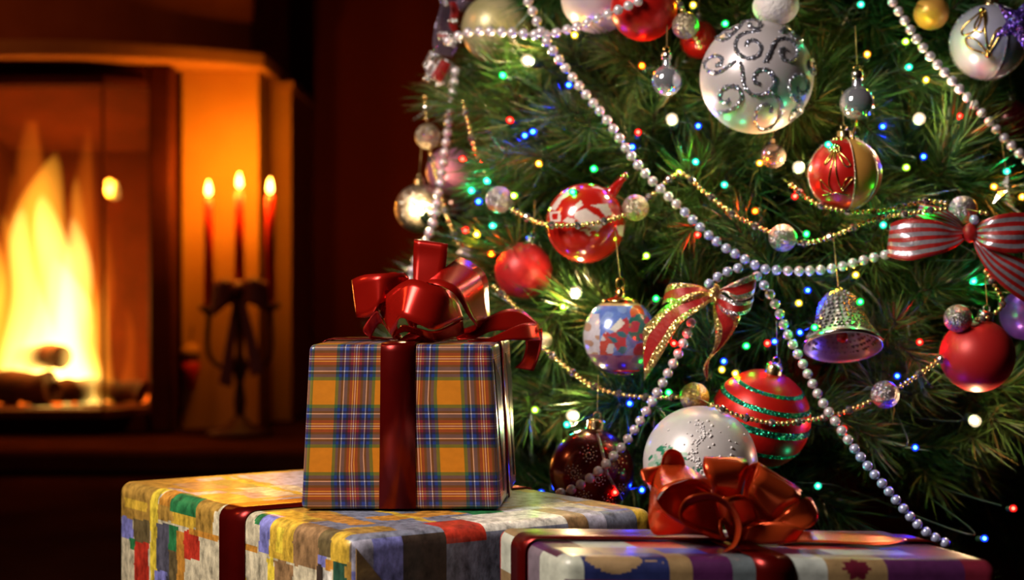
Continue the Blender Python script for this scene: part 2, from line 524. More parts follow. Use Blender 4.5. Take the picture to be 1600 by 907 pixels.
# logs
logm = mat('charred_log', (0.12, 0.035, 0.012), (0.03, 0.012, 0.008), 22, 0.9, bump=0.8)
for i, (x0, y0, z0, x1, y1, z1, r, lab) in enumerate((
        (-1.30, 3.44, 0.150, -1.10, 3.40, 0.146, 0.040, 'long charred log lying along the front of the fire at the left'),
        (-1.24, 3.54, 0.210, -1.08, 3.42, 0.222, 0.032, 'charred log resting across the others at the left of the fire'),
        (-1.09, 3.38, 0.138, -1.02, 3.47, 0.138, 0.030, 'short round log end in the middle front of the fire'),
        (-1.00, 3.45, 0.136, -0.89, 3.43, 0.134, 0.028, 'small log glowing at the right front of the fire'))):
    a = Vector((x0, y0, z0)); b = Vector((x1, y1, z1))
    pts = [a + (b - a) * k / 6 + Vector((random.uniform(-.004, .004), 0, random.uniform(-.004, .004))) for k in range(7)]
    mb = MB(); mb.tube(pts, [r * random.uniform(0.9, 1.08) for _ in pts], 12)
    o = mb.build('firewood_log', logm)
    props(o, lab, 'log', 'logs in the fire')
emb = glow('ember_bed', (1.0, 0.16, 0.01), 1.6)
mb = MB()
for k in range(60):
    mb.gem((random.uniform(-1.32, -0.88), random.uniform(3.38, 3.60), 0.109 + random.uniform(0, .006)), random.uniform(.006, .014))
o = mb.build('embers', emb, smooth=False); props(o, 'bed of glowing embers under the burning logs', 'embers', kind='stuff')

# fire: nested tongues of glowing gas
fire = thing('fire', 'tall yellow fire burning behind the glass of the fireplace', 'fire', (-1.12, 3.45, 0.108))
vm = {'core': volume_glow('flame_core', (1.0, 0.66, 0.15), 34), 'mid': volume_glow('flame_mid', (1.0, 0.40, 0.03), 18),
      'tip': volume_glow('flame_tip', (1.0, 0.20, 0.01), 7)}


def flame(px, pw, ytop, ybase, y, kind, lean=0, seed=0):
    rnd = random.Random(seed)
    d = y
    base = P(px, ybase, d); h = (ybase - ytop) / F * d; r = pw / F * d / 2
    ph = [rnd.uniform(0, 6.28) for _ in range(4)]
    n = 20; nn = 16
    vs = []; fs = []
    for i in range(n + 1):
        t = i / n
        rad = r * (min(1, (t / 0.12)) ** 0.5) * (1 - t) ** 0.62 * (1.0 + 0.20 * math.sin(8 * t + ph[0])) * 1.05 + (0.0004 if i in (0, n) else 0)
        ox = lean / F * d * t + r * 0.28 * t * math.sin(6 * t + ph[1]); oy = r * 0.25 * t * math.sin(5 * t + ph[2])
        for k in range(nn):
            a = 2 * PI * k / nn
            q = rad * (1 + 0.14 * math.sin(3 * a + 6 * t + ph[3]))
            vs.append((base.x + ox + q * math.cos(a), base.y + oy + q * 0.7 * math.sin(a), base.z + h * t))
    for i in range(n):
        for k in range(nn):
            a = i * nn + k; b = i * nn + (k + 1) % nn
            fs.append((a, b, b + nn, a + nn))
    fs += [tuple(reversed(range(nn))), tuple(n * nn + k for k in range(nn))]
    mb = MB(); mb.add(vs, fs); mb.build('flame', vm[kind], fire)


for a in ((82, 110, 300, 645, 3.50, 'core', 0, 1), (42, 90, 320, 640, 3.46, 'core', 4, 2), (114, 84, 335, 645, 3.45, 'core', -4, 3), (92, 120, 400, 648, 3.47, 'core', 4, 13), (140, 44, 500, 648, 3.44, 'core', 6, 15),
          (75, 150, 235, 640, 3.52, 'mid', 0, 4), (25, 80, 330, 640, 3.50, 'mid', -8, 5), (118, 70, 270, 640, 3.48, 'mid', 8, 6), (160, 40, 420, 645, 3.43, 'mid', 2, 7), (200, 30, 480, 640, 3.44, 'tip', 2, 14),
          (66, 95, 165, 640, 3.55, 'tip', -4, 8), (122, 75, 190, 640, 3.54, 'tip', 8, 9), (15, 85, 260, 640, 3.53, 'tip', -8, 10), (155, 50, 320, 635, 3.47, 'tip', 4, 11),
          (-35, 110, 300, 640, 3.52, 'mid', -5, 12)):
    flame(*a)


def point_light(name, loc, power, color, radius, parent=None):
    l = bpy.data.lights.new(name, 'POINT')
    l.energy = power; l.color = color; l.shadow_soft_size = radius
    o = bpy.data.objects.new(name, l)
    o.location = Vector(loc) - (root_loc(parent) if parent else Vector((0, 0, 0)))
    if parent: o.parent = parent
    COL.objects.link(o)
    return o


point_light('fire_light', (-1.12, 3.44, 0.36), 8.0, (1.0, 0.30, 0.045), 0.09, fire)

# candle holder and candles on the hearth slab
iron = mat('dark_iron', (0.05, 0.010, 0.006), (0.035, 0.007, 0.005), 30, 0.6, 0.0, bump=0.2, spec=0.2)
ch = thing('candle_holder', 'dark three-armed candle holder on the hearth slab beside the fire', 'candle holder', (-0.622, 3.25, 0.0505))
hx, hy = -0.622, 3.25
mb = MB(); mb.lathe([(0.0, 0.0506), (0.075, 0.0506), (0.075, 0.062), (0.03, 0.075), (0.012, 0.095)], (hx, hy, 0), 24); mb.build('base', iron, ch)
mb = MB(); mb.lathe([(0.010, 0.09), (0.014, 0.13), (0.008, 0.17), (0.018, 0.20), (0.008, 0.24), (0.012, 0.30), (0.010, 0.352)], (hx, hy, 0), 16); mb.build('stem', iron, ch)
cands = []
for px, ytop, yb in ((326, 310, 478), (374, 298, 468), (422, 306, 474)):
    x = P(px, 400, hy).x
    zt = P(px, ytop, hy).z; zb = P(px, yb, hy).z
    cands.append((x, zt, zb))
    if abs(x - hx) > 0.02:
        mb = MB()
        mb.tube(crom([(hx, hy, 0.235), ((hx * 0.6 + x * 0.4), hy, 0.205), (x, hy, 0.235), (x, hy, zb - 0.012)], 14), 0.006, 8)
        mb.build('arm', iron, ch)
    mb = MB(); mb.lathe([(0.003, zb - 0.022), (0.022, zb - 0.010), (0.024, zb - 0.0006), (0.014, zb - 0.0006), (0.012, zb - 0.004)], (x, hy, 0), 16); mb.build('candle_cup', iron, ch)
wax = mat('red_wax', (0.62, 0.020, 0.012), (0.52, 0.014, 0.010), 10, 0.4, coat=0.2)
wax.node_tree.nodes['Principled BSDF'].inputs['Subsurface Weight'].default_value = 0.3
wax.node_tree.nodes['Principled BSDF'].inputs['Subsurface Radius'].default_value = (0.02, 0.004, 0.002)
wick = mat('wick', (0.02, 0.015, 0.012), rough=0.9)
cfl = glow('candle_flame', (1.0, 0.62, 0.12), 14)
for (x, zt, zb), lab in zip(cands, ('left red taper candle burning in the dark candle holder', 'middle and highest red taper candle burning in the holder',
                                    'right red taper candle burning in the dark candle holder')):
    c = thing('taper_candle', lab, 'candle', (x, hy, zb))
    mb = MB(); mb.lathe([(0.0, zb), (0.0115, zb), (0.0105, zt - .006), (0.008, zt), (0.0, zt - 0.002)], (x, hy, 0), 16); mb.build('wax_body', wax, c)
    mb = MB(); mb.tube([(x, hy, zt - 0.003), (x, hy, zt + 0.008)], 0.0012, 5); mb.build('wick', wick, c)
    mb = MB(); mb.lathe([(0.0, zt + .004), (0.006, zt + .011), (0.007, zt + .017), (0.005, zt + .028), (0.0, zt + .042)], (x, hy, 0), 12); mb.build('flame', cfl, c)
    point_light('flame_light', (x, hy - 0.016, zt + 0.03), 3.0, (1.0, 0.37, 0.022), 0.014, c)


def strip(A, Bd, mats, parent, name='bow_loop', n=26, m=5, d0=0.0, cols=None, thick=0.0005, wav=0.0, conv=None):
    """Ribbon between two edges, each a list of (px, py, extra depth in m) smoothed by a spline."""
    a = crom(A, n); b = crom(Bd, n)
    if conv:
        a[:, 0] = a[:, 0] / conv[2] + conv[0]; a[:, 1] = a[:, 1] / conv[2] + conv[1]
        b[:, 0] = b[:, 0] / conv[2] + conv[0]; b[:, 1] = b[:, 1] / conv[2] + conv[1]
    mb = MB(); vs = []
    for i in range(n):
        for j in range(m + 1):
            t = j / m
            q = a[i] * (1 - t) + b[i] * t
            vs.append(P(q[0], q[1], d0 + q[2] + wav * math.sin(t * PI * 3 + i * 0.35)))
    fs = []; mi = []
    for i in range(n - 1):
        for j in range(m):
            fs.append((i * (m + 1) + j, i * (m + 1) + j + 1, (i + 1) * (m + 1) + j + 1, (i + 1) * (m + 1) + j))
            mi.append(cols[j] if cols else 0)
    mb.add(vs, fs); mb.m = mi
    o = mb.build(name, mats, parent)
    s = o.modifiers.new('thickness', 'SOLIDIFY'); s.thickness = thick; s.offset = 0
    return o


bw = thing('fabric_bow', 'dark red bow tied round the stem of the candle holder', 'bow', (hx, hy - 0.03, 0.33))
dk = mat('dark_bow', (0.10, 0.008, 0.006), (0.08, 0.006, 0.005), 40, 0.6)
strip([(372, 440, 0), (350, 436, -.02), (334, 440, -.01)], [(372, 462, 0), (350, 482, -.02), (328, 498, -.01)], dk, bw, d0=3.215, name='bow_loop')
strip([(372, 440, 0), (395, 434, -.02), (418, 440, -.01)], [(372, 462, 0), (398, 478, -.02), (424, 494, -.01)], dk, bw, d0=3.215, name='bow_loop')
mb = MB(); mb.ball(P(372, 451, 3.215), 0.018, 12, sq=(1, 1, 1.1)); mb.build('bow_knot', dk, bw)
strip([(366, 458, 0), (352, 540, 0), (342, 600, 0)], [(376, 458, 0), (366, 545, 0), (362, 606, 0)], dk, bw, d0=3.22, name='bow_tail')
strip([(370, 458, 0), (384, 540, 0), (392, 590, 0)], [(380, 458, 0), (402, 540, 0), (412, 582, 0)], dk, bw, d0=3.22, name='bow_tail')
# small red drop with a pale cap hung on the pilaster
hg = thing('hanging_charm', 'small red drop with pale tan cap hanging low on the lit pilaster', 'charm', P(298, 612, 3.385))
c = P(298, 575, 3.38)
mb = MB(); mb.lathe([(0, -.058), (.010, -.045), (.020, -.01), (.022, .012), (.012, .022), (0, .024)], c, 16); mb.build('drop', wax, hg)
mb = MB(); mb.lathe([(.012, .0245), (.023, .026), (.024, .042), (.014, .056), (0, .06)], c, 16); mb.build('cap', plaster, hg)
mb = MB(); mb.tube([c + Vector((0, 0, .058)), c + Vector((0, .018, .10))], .0012, 5); mb.build('cord', wick, hg)

# ------------------------------------------------------------------ gift boxes
def solve_u(L, Nn, px):
    """Fraction along the edge L-N that stands behind the photo column px."""
    k = (px - 800.0) / F
    return (L[0] - k * L[1]) / ((L[0] - k * L[1]) - (Nn[0] - k * Nn[1]))


def round_box(name, m, parent, W, D, H, r, step, fmap, paint, wob=0.0):
    """Wrapped box: five gridded sides whose edges are rounded; paint(side, a, b, c) is the print."""
    def ticks(L):
        n = max(2, int(round((L - 2 * r) / step)))
        return [0, r * .25, r * .5, r * .75] + [r + (L - 2 * r) * i / n for i in range(n + 1)] + [L - r * .75, L - r * .5, L - r * .25, L]
    bm = bmesh.new()
    cl = bm.loops.layers.float_color.new('print')
    ta, tb = ticks(W), ticks(D)
    tc = [0.0] + [t for t in ticks(H) if t > r]
    coarse_a = [0, r * .5, r, W - r, W - r * .5, W]; coarse_b = [0, r * .5, r, D - r, D - r * .5, D]

    def place(a, b, c):
        q = (min(max(a, r), W - r), min(max(b, r), D - r), min(c, H - r))
        d = Vector((a - q[0], b - q[1], c - q[2]))
        if d.length > 1e-9:
            d = d.normalized() * r
        p = Vector(q) + d
        return fmap(p.x, p.y, p.z)

    def side(s, us, vs, f):
        g = [[bm.verts.new(place(*f(u, v))) for v in vs] for u in us]
        for i in range(len(us) - 1):
            for j in range(len(vs) - 1):
                fc = bm.faces.new((g[i][j], g[i + 1][j], g[i + 1][j + 1], g[i][j + 1]))
                fc.smooth = True
                a, b, c = f((us[i] + us[i + 1]) / 2, (vs[j] + vs[j + 1]) / 2)
                col = paint(s, a, b, c)
                for l in fc.loops: l[cl] = (col[0], col[1], col[2], 1)

    side('front', ta, tc, lambda u, v: (u, 0, v))
    side('left', tb, tc, lambda u, v: (0, u, v))
    side('right', tb, tc, lambda u, v: (W, u, v))
    side('back', ta, tc, lambda u, v: (u, D, v))
    side('top', ta, tb, lambda u, v: (u, v, H))
    bmesh.ops.remove_doubles(bm, verts=bm.verts, dist=1e-5)
    bmesh.ops.recalc_face_normals(bm, faces=bm.faces)
    off = root_loc(parent)
    for v in bm.verts: v.co -= off
    me = bpy.data.meshes.new(name)
    bm.to_mesh(me); bm.free()
    me.materials.append(m)
    o = bpy.data.objects.new(name, me)
    o.parent = parent
    COL.objects.link(o)
    return o


# --- large box in patchwork paper
ML, MN, MR, MH = Vector((-0.366, 1.320, 0)), Vector((-0.118, 1.036, 0)), Vector((0.118, 1.165, 0)), 0.2275
MW, MD = (MN - ML).length, (MR - MN).length


def mmap(a, b, c):
    p = ML + (MN - ML) * (a / MW) + (MR - MN) * (b / MD)
    return Vector((p.x, p.y, c))


def imp(px):      # length along the left face of the patchwork box
    return solve_u(ML, MN, px) * MW


PAL = {'ochre': (0.46, 0.27, 0.05), 'gold': (0.72, 0.47, 0.05), 'yellow': (0.85, 0.66, 0.06), 'orange': (0.62, 0.28, 0.04), 'green': (0.03, 0.22, 0.07),
       'red': (0.55, 0.04, 0.02), 'cream': (0.68, 0.62, 0.43), 'white': (0.80, 0.78, 0.70), 'blue': (0.24, 0.25, 0.66), 'olive': (0.16, 0.12, 0.05),
       'slate': (0.10, 0.10, 0.14), 'brown': (0.34, 0.20, 0.09), 'darkgreen': (0.03, 0.10, 0.06), 'lavender': (0.46, 0.45, 0.58), 'grey': (0.22, 0.24, 0.33),
       'taupe': (0.26, 0.19, 0.13), 'dark': (0.06, 0.04, 0.03), 'maroon': (0.22, 0.02, 0.05)}
# left face: crop columns -> (colour, x0, x1, v0, v1) with v in crop pixels below the top edge
PA = [('cream', 0, 1600, 0, 800), ('ochre', 20, 215, -30, 215), ('gold', 55, 190, 90, 150), ('yellow', 208, 255, 0, 620), ('orange', 262, 330, 0, 90), ('gold', 330, 480, 90, 180), ('ochre', 255, 345, 80, 175),
      ('green', 330, 492, 12, 108), ('ochre', 478, 600, 25, 200), ('cream', 585, 640, 45, 195), ('blue', 35, 108, 212, 340), ('olive', 110, 206, 205, 345),
      ('green', 84, 118, 330, 395), ('red', 114, 200, 345, 700), ('slate', 245, 322, 195, 700), ('green', 320, 372, 195, 345), ('olive', 320, 366, 345, 700),
      ('orange', 366, 412, 210, 700), ('red', 410, 502, 200, 375), ('blue', 230, 305, 490, 560), ('orange', 440, 618, 185, 222), ('orange', 735, 850, 195, 232),
      ('green', 824, 862, 12, 62), ('blue', 855, 917, 14, 225), ('gold', 920, 1062, 5, 245), ('yellow', 960, 1000, 40, 200), ('brown', 1060, 1212, 20, 250), ('olive', 1208, 1282, 25, 150),
      ('gold', 1278, 1388, 25, 185), ('yellow', 904, 942, 245, 700), ('brown', 944, 1056, 250, 700), ('cream', 1058, 1200, 270, 700), ('blue', 1200, 1252, 150, 215),
      ('white', 1238, 1296, 235, 700), ('orange', 1252, 1304, 165, 230), ('darkgreen', 1298, 1374, 172, 300), ('taupe', 1385, 1600, 20, 165), ('ochre', 1372, 1600, 165, 700),
      ('dark', 1200, 1240, 215, 700), ('gold', 720, 780, 400, 700)]
PAm = [(PAL[c], imp(180 + x0 / 3.81), imp(180 + x1 / 3.81), v0, v1) for c, x0, x1, v0, v1 in PA]
rt = random.Random(21)
PT = []
for k in range(70):
    a, b = rt.uniform(-.02, MW), rt.uniform(0.0, MD)
    cc = rt.choice(['ochre', 'gold', 'ochre', 'lavender', 'grey', 'cream', 'gold', 'lavender', 'taupe', 'orange', 'green' if rt.random() < .3 else 'ochre'])
    PT.append((PAL[cc], a, a + rt.uniform(.03, .11), b, b + rt.uniform(.02, .08)))
for a, b, wd, ln, cc in ((0.02, 0.10, .14, .09, 'lavender'), (0.10, 0.06, .06, .05, 'cream'), (0.18, 0.15, .13, .09, 'lavender'), (.24, .055, .06, .05, 'grey'),
                         (.0, .085, .37, .007, 'gold'), (.165, .0, .007, .25, 'orange'), (.30, .0, .04, .06, 'grey'), (.235, .0, .055, .035, 'gold'), (.09, .19, .2, .006, 'orange'), (.26, .03, .07, .02, 'orange')):
    PT.append((PAL[cc], a, a + wd, b, b + ln))
# right face: (colour, b0, b1, depth below the edge in m)
PB = [('grey', 0, 1, -1, 1), ('blue', .0, .045, 0.0, .12), ('lavender', 0, .018, 0, .025), ('dark', .043, .078, .0, .2), ('grey', .08, .2, .012, .2), ('red', .078, .112, -.03, .012), ('white', .112, .185, -.05, .006),
      ('brown', .185, .205, -.1, .2), ('lavender', .205, .222, -.1, .2), ('grey', .222, .25, -.1, .2), ('gold', .25, .3, -.1, .2)]


def paint_m(s, a, b, c):
    v = MH - c
    if s == 'front':
        pxmm = 0.150 - 0.032 * (a / MW)
        a += .0009 * math.sin(v * 170 + a * 60)
        q = max(34.0, v * 1000 / pxmm) + 2.5 * math.sin(a * 140)
        col = PAL['cream']
        for cc, x0, x1, v0, v1 in PAm:
            if x0 <= a < x1 and v0 <= q < v1: col = cc
        return col
    if s == 'top':
        e = MW - a
        if e < 0.045:
            col = PAL['grey']
            for nm, b0, b1, v0, v1 in PB:
                if b0 <= b < b1 and v0 <= -e < v1: col = PAL[nm]
            if e < 0.012 or col != PAL['grey']: return col
        if b < 0.014:
            return paint_m('front', a, 0, MH)
        a += .0015 * math.sin(b * 230 + a * 60); b += .0015 * math.sin(a * 210)
        col = PAL['ochre']
        for cc, a0, a1, b0, b1 in PT:
            if a0 <= a < a1 and b0 <= b < b1: col = cc
        return col
    if s == 'right':
        col = PAL['grey']
        for nm, b0, b1, v0, v1 in PB:
            if b0 <= b < b1 and v0 <= v < v1: col = PAL[nm]
        return col
    return PAL['ochre']


patch_paper = painted('patchwork_paper', 0.42, grain=0.75, gscale=130, bump=0.35, streak=(1, 1, 0.6), coat=0.15)
gb = thing('gift_box', 'large gift box in painted patchwork paper, lowest at the left', 'gift box', (-0.16, 1.22, 0))
round_box('wrapping_paper', patch_paper, gb, MW, MD, MH, 0.010, 0.0017, mmap, paint_m)


def band(parent, fmap, path, width_axis, half, m, lift=0.0012, name='ribbon_band'):
    """Flat ribbon that follows the box: path of local (a, b, c, normal) points."""
    mb = MB(); vs = []
    for a, b, c in path:
        for s in (-1, 0, 1):
            q = [a, b, c]; q[width_axis] += s * half
            vs.append(fmap(*q))
    fs = []
    for i in range(len(path) - 1):
        for j in range(2):
            fs.append((i * 3 + j, i * 3 + j + 1, (i + 1) * 3 + j + 1, (i + 1) * 3 + j))
    mb.add(vs, fs)
    o = mb.build(name, m, parent)
    s = o.modifiers.new('thickness', 'SOLIDIFY'); s.thickness = 0.0006; s.offset = 0
    return o


def over(a, D, H, r, e, axis=1, W=None):
    """Path up the near face, over the top and down the far face (axis 1: across b; axis 0: along a)."""
    L = D if axis == 1 else W
    pts = [(-e, 0.001)] + [(-e, H - r)]
    for k in range(1, 6):
        t = PI / 2 * k / 6
        pts.append((r - (r + e) * math.cos(t), H - r + (r + e) * math.sin(t)))
    pts += [(r, H + e), (L * 0.5, H + e), (L - r, H + e)]
    for k in range(1, 6):
        t = PI / 2 * k / 6
        pts.append((L - r + (r + e) * math.sin(t), H - r + (r + e) * math.cos(t)))
    pts += [(L + e, H - r), (L + e, 0.001)]
    return [(a, q, c) if axis == 1 else (q, a, c) for q, c in pts]


am = (imp(345) + imp(384)) / 2
band(gb, mmap, over(am, MD, MH, 0.010, 0.0012), 0, (imp(384) - imp(345)) / 2, M['band_red'])
# folded paper flap on the right face by the near corner
mb = MB()
f = [(MW + .0018, .004, MH - .008), (MW + .0018, .088, 0.115), (MW + .0018, .004, 0.115)]
g = [(MW + .0006, b, c) for a, b, c in f]
mb.add([mmap(*q) for q in f + g], [(0, 2, 1), (3, 4, 5), (0, 1, 4, 3), (1, 2, 5, 4), (2, 0, 3, 5)])
flapm = mat('flap_paper', (0.30, 0.19, 0.07), (0.16, 0.10, 0.05), 90, 0.45, bump=0.3)
mb.build('paper_flap', flapm, gb, smooth=False)

# --- tartan box
def tartan(period):
    m, nt, b = nodes('tartan_paper')
    uv = N(nt, 'ShaderNodeUVMap'); uv.uv_map = 'UVMap'
    sp = N(nt, 'ShaderNodeSeparateXYZ'); nt.links.new(uv.outputs[0], sp.inputs[0])
    O = (0.64, 0.215, 0.014); B_ = (0.020, 0.045, 0.24); Mr = (0.20, 0.018, 0.03); G = (0.05, 0.13, 0.05); Wt = (0.78, 0.75, 0.78); Y = (0.72, 0.42, 0.12); K = (0.035, 0.02, 0.03)
    seq = [(0, O), (.345, G), (.395, B_), (.44, K), (.475, Wt), (.492, B_), (.545, K), (.575, Mr), (.622, Y), (.637, Mr), (.66, Wt), (.674, Mr), (.695, Y), (.71, Mr), (.757, K), (.79, B_), (.84, Wt), (.857, K), (.89, B_), (.935, G), (.985, O)]
    outs = []
    for ax, shift in (('X', -.115), ('Y', 0.43)):
        mu = N(nt, 'ShaderNodeMath', operation='MULTIPLY_ADD'); mu.inputs[1].default_value = 1 / period; mu.inputs[2].default_value = shift
        nt.links.new(sp.outputs[ax], mu.inputs[0])
        fr = N(nt, 'ShaderNodeMath', operation='FRACT'); nt.links.new(mu.outputs[0], fr.inputs[0])
        cr = N(nt, 'ShaderNodeValToRGB'); cr.color_ramp.interpolation = 'CONSTANT'
        el = cr.color_ramp.elements
        el[0].position = 0; el[0].color = rgba(O)
        el[1].position = .345; el[1].color = rgba(G)
        for p, c in seq[2:]:
            e = el.new(p); e.color = rgba(c)
        nt.links.new(fr.outputs[0], cr.inputs['Fac'])
        outs.append(cr.outputs['Color'])
    mx = N(nt, 'ShaderNodeMix'); mx.data_type = 'RGBA'; mx.inputs[0].default_value = 0.5
    nt.links.new(outs[0], mx.inputs[6]); nt.links.new(outs[1], mx.inputs[7])
    mm = N(nt, 'ShaderNodeMix'); mm.data_type = 'RGBA'; mm.blend_type = 'DARKEN'; mm.inputs[0].default_value = 1.0
    nt.links.new(outs[0], mm.inputs[6]); nt.links.new(outs[1], mm.inputs[7])
    m2 = N(nt, 'ShaderNodeMix'); m2.data_type = 'RGBA'; m2.inputs[0].default_value = 0.52
    nt.links.new(mx.outputs[2], m2.inputs[6]); nt.links.new(mm.outputs[2], m2.inputs[7])
    mx = m2
    no = N(nt, 'ShaderNodeTexNoise', Scale=25.0)
    mr = N(nt, 'ShaderNodeMapRange'); mr.inputs['To Min'].default_value = 0.85; mr.inputs['To Max'].default_value = 1.15
    nt.links.new(no.outputs['Fac'], mr.inputs['Value'])
    sc = N(nt, 'ShaderNodeVectorMath', operation='SCALE')
    nt.links.new(mx.outputs[2], sc.inputs[0]); nt.links.new(mr.outputs['Result'], sc.inputs['Scale'])
    nt.links.new(sc.outputs[0], b.inputs['Base Color'])
    b.inputs['Roughness'].default_value = 0.33
    b.inputs['Coat Weight'].default_value = 0.25; b.inputs['Coat Roughness'].default_value = 0.2
    return m


TZ0, TZ1 = MH + 0.0014, 0.3625
tb_ = [Vector((-0.1712, 1.150, TZ0)), Vector((-0.0088, 1.150, TZ0)), Vector((0.004, 1.292, TZ0)), Vector((-0.160, 1.292, TZ0))]
tt_ = [Vector((-0.1650, 1.154, TZ1)), Vector((-0.0160, 1.154, TZ1)), Vector((-0.002, 1.290, TZ1)), Vector((-0.154, 1.290, TZ1))]
gt = thing('gift_box', 'tartan orange gift box with big red bow on the patchwork box', 'gift box', (-0.085, 1.22, TZ0))
bm = bmesh.new(); uvl = bm.loops.layers.uv.new('UVMap')
off = Vector(gt.location)
vb = [bm.verts.new(v - off) for v in tb_]; vt = [bm.verts.new(v - off) for v in tt_]
Wd, Hd, Dd = 0.162, TZ1 - TZ0, 0.14
for vs, uv in (((vb[0], vb[1], vt[1], vt[0]), ((0, 0), (Wd, 0), (Wd, Hd), (0, Hd))),
               ((vb[1], vb[2], vt[2], vt[1]), ((Wd, 0), (Wd + Dd, 0), (Wd + Dd, Hd), (Wd, Hd))),
               ((vb[2], vb[3], vt[3], vt[2]), ((Wd, 0), (0, 0), (0, Hd), (Wd, Hd))),
               ((vb[3], vb[0], vt[0], vt[3]), ((-Dd, 0), (0, 0), (0, Hd), (-Dd, Hd))),
               ((vt[0], vt[1], vt[2], vt[3]), ((0, Hd), (Wd, Hd), (Wd, Hd + Dd), (0, Hd + Dd))),
               ((vb[3], vb[2], vb[1], vb[0]), ((0, -Dd), (Wd, -Dd), (Wd, 0), (0, 0)))):
    fc = bm.faces.new(vs)
    for l, u in zip(fc.loops, uv): l[uvl].uv = u
me = bpy.data.meshes.new('wrapping_paper'); bm.to_mesh(me); bm.free()
me.materials.append(tartan(0.0545))
me.polygons.foreach_set('use_smooth', [True] * len(me.polygons))
o = bpy.data.objects.new('wrapping_paper', me); o.parent = gt; COL.objects.link(o)
bv = o.modifiers.new('bevel', 'BEVEL'); bv.width = 0.005; bv.segments = 4
o.modifiers.new('normals', 'WEIGHTED_NORMAL').keep_sharp = True


def tmap(a, b, c):      # a, b in 0..1 of the box, c height
    t = (c - TZ0) / (TZ1 - TZ0)
    lo = tb_[0] * (1 - a) * (1 - b) + tb_[1] * a * (1 - b) + tb_[2] * a * b + tb_[3] * (1 - a) * b
    hi = tt_[0] * (1 - a) * (1 - b) + tt_[1] * a * (1 - b) + tt_[2] * a * b + tt_[3] * (1 - a) * b
    p = lo * (1 - t) + hi * t
    return Vector((p.x, p.y, c))


e = .006
band(gt, tmap, [(.485, -e, TZ0 + .001), (.485, -e, TZ1 - .006), (.485, -e * .6, TZ1 - .0015), (.485, 0.01, TZ1 + .0006), (.485, .04, TZ1 + .001), (.485, .96, TZ1 + .001), (.485, 1 + e, TZ1 - .006), (.485, 1 + e, TZ0 + .001)], 0, .092, M['band_red'])
band(gt, tmap, [(-e, .5, TZ0 + .001), (-e, .5, TZ1 - .006), (.0, .5, TZ1 - .0005), (.03, .5, TZ1 + .0018), (.97, .5, TZ1 + .0018), (1 + e * .3, .5, TZ1 - .001), (1 + e, .5, TZ1 - .007), (1 + e, .5, TZ0 + .001)], 1, .10, M['band_red'])
# gathered paper folds on the right flank
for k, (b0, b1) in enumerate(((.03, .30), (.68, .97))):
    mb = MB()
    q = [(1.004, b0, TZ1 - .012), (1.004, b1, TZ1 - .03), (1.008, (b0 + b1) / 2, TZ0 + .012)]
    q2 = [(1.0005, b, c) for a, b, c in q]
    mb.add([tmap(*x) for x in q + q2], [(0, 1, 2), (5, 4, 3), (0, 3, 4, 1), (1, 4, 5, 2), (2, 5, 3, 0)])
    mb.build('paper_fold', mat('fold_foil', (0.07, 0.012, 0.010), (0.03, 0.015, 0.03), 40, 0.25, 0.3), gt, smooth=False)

RB = M['ribbon_red']
cv = (540, 360, 3.778)
D0 = 1.205
S = lambda A, Bd, **k: strip(A, Bd, RB, gt, d0=D0, conv=cv, **k)
# loop standing up at the back
S([(420, 560, .0), (400, 300, .012), (400, 150, .018), (404, 66, .018), (408, 56, .024), (406, 66, .034), (402, 200, .038), (430, 540, .02)],
  [(520, 560, .0), (560, 330, .010), (590, 170, .012), (602, 92, .012), (606, 84, .018), (602, 96, .028), (590, 220, .034), (530, 540, .02)])
# wide barrel loop at the right
S([(520, 560, .01), (480, 420, -.005), (470, 316, -.012), (520, 318, -.022), (610, 350, -.026), (668, 410, -.022), (720, 500, -.012), (772, 578, .0), (700, 610, .006), (560, 600, .010)],
  [(560, 560, .04), (590, 330, .045), (655, 172, .040), (700, 168, .036), (790, 222, .034), (836, 290, .032), (842, 410, .03), (846, 572, .03), (740, 606, .035), (580, 596, .035)], n=36)
# centre loop that bulges to the front
S([(300, 560, .0), (195, 470, -.006), (250, 372, -.020), (380, 290, -.034), (500, 320, -.040), (612, 358, -.034), (664, 425, -.016), (640, 480, .0)],
  [(330, 640, .0), (276, 632, -.012), (298, 580, -.032), (325, 518, -.048), (430, 556, -.052), (536, 588, -.046), (694, 520, -.018), (640, 600, .0)], n=36)
# its lower folded wing
S([(298, 600, -.02), (340, 560, -.036), (430, 580, -.042), (536, 594, -.036), (690, 520, -.014)],
  [(280, 640, -.01), (350, 600, -.024), (460, 630, -.028), (560, 660, -.022), (700, 610, -.006)])
# loop at the left
S([(420, 540, .0), (372, 276, -.004), (285, 254, -.014), (205, 256, -.018), (110, 264, -.012), (44, 290, -.002), (46, 302, .008), (110, 275, .014), (210, 262, .016), (330, 270, .014), (400, 540, .01)],
  [(420, 620, .0), (335, 400, -.006), (235, 420, -.018), (190, 445, -.022), (150, 510, -.014), (72, 516, -.004), (76, 512, .008), (140, 480, .014), (200, 450, .014), (300, 430, .012), (400, 620, .01)], n=40)
# small curl at the lower left
S([(330, 620, .0), (230, 560, -.012), (186, 470, -.016), (150, 510, -.012), (104, 582, -.004), (130, 620, .004), (240, 640, .008)],
  [(330, 650, .004), (270, 620, -.004), (225, 560, -.006), (190, 560, -.002), (150, 642, .004), (190, 646, .010), (260, 650, .012)])
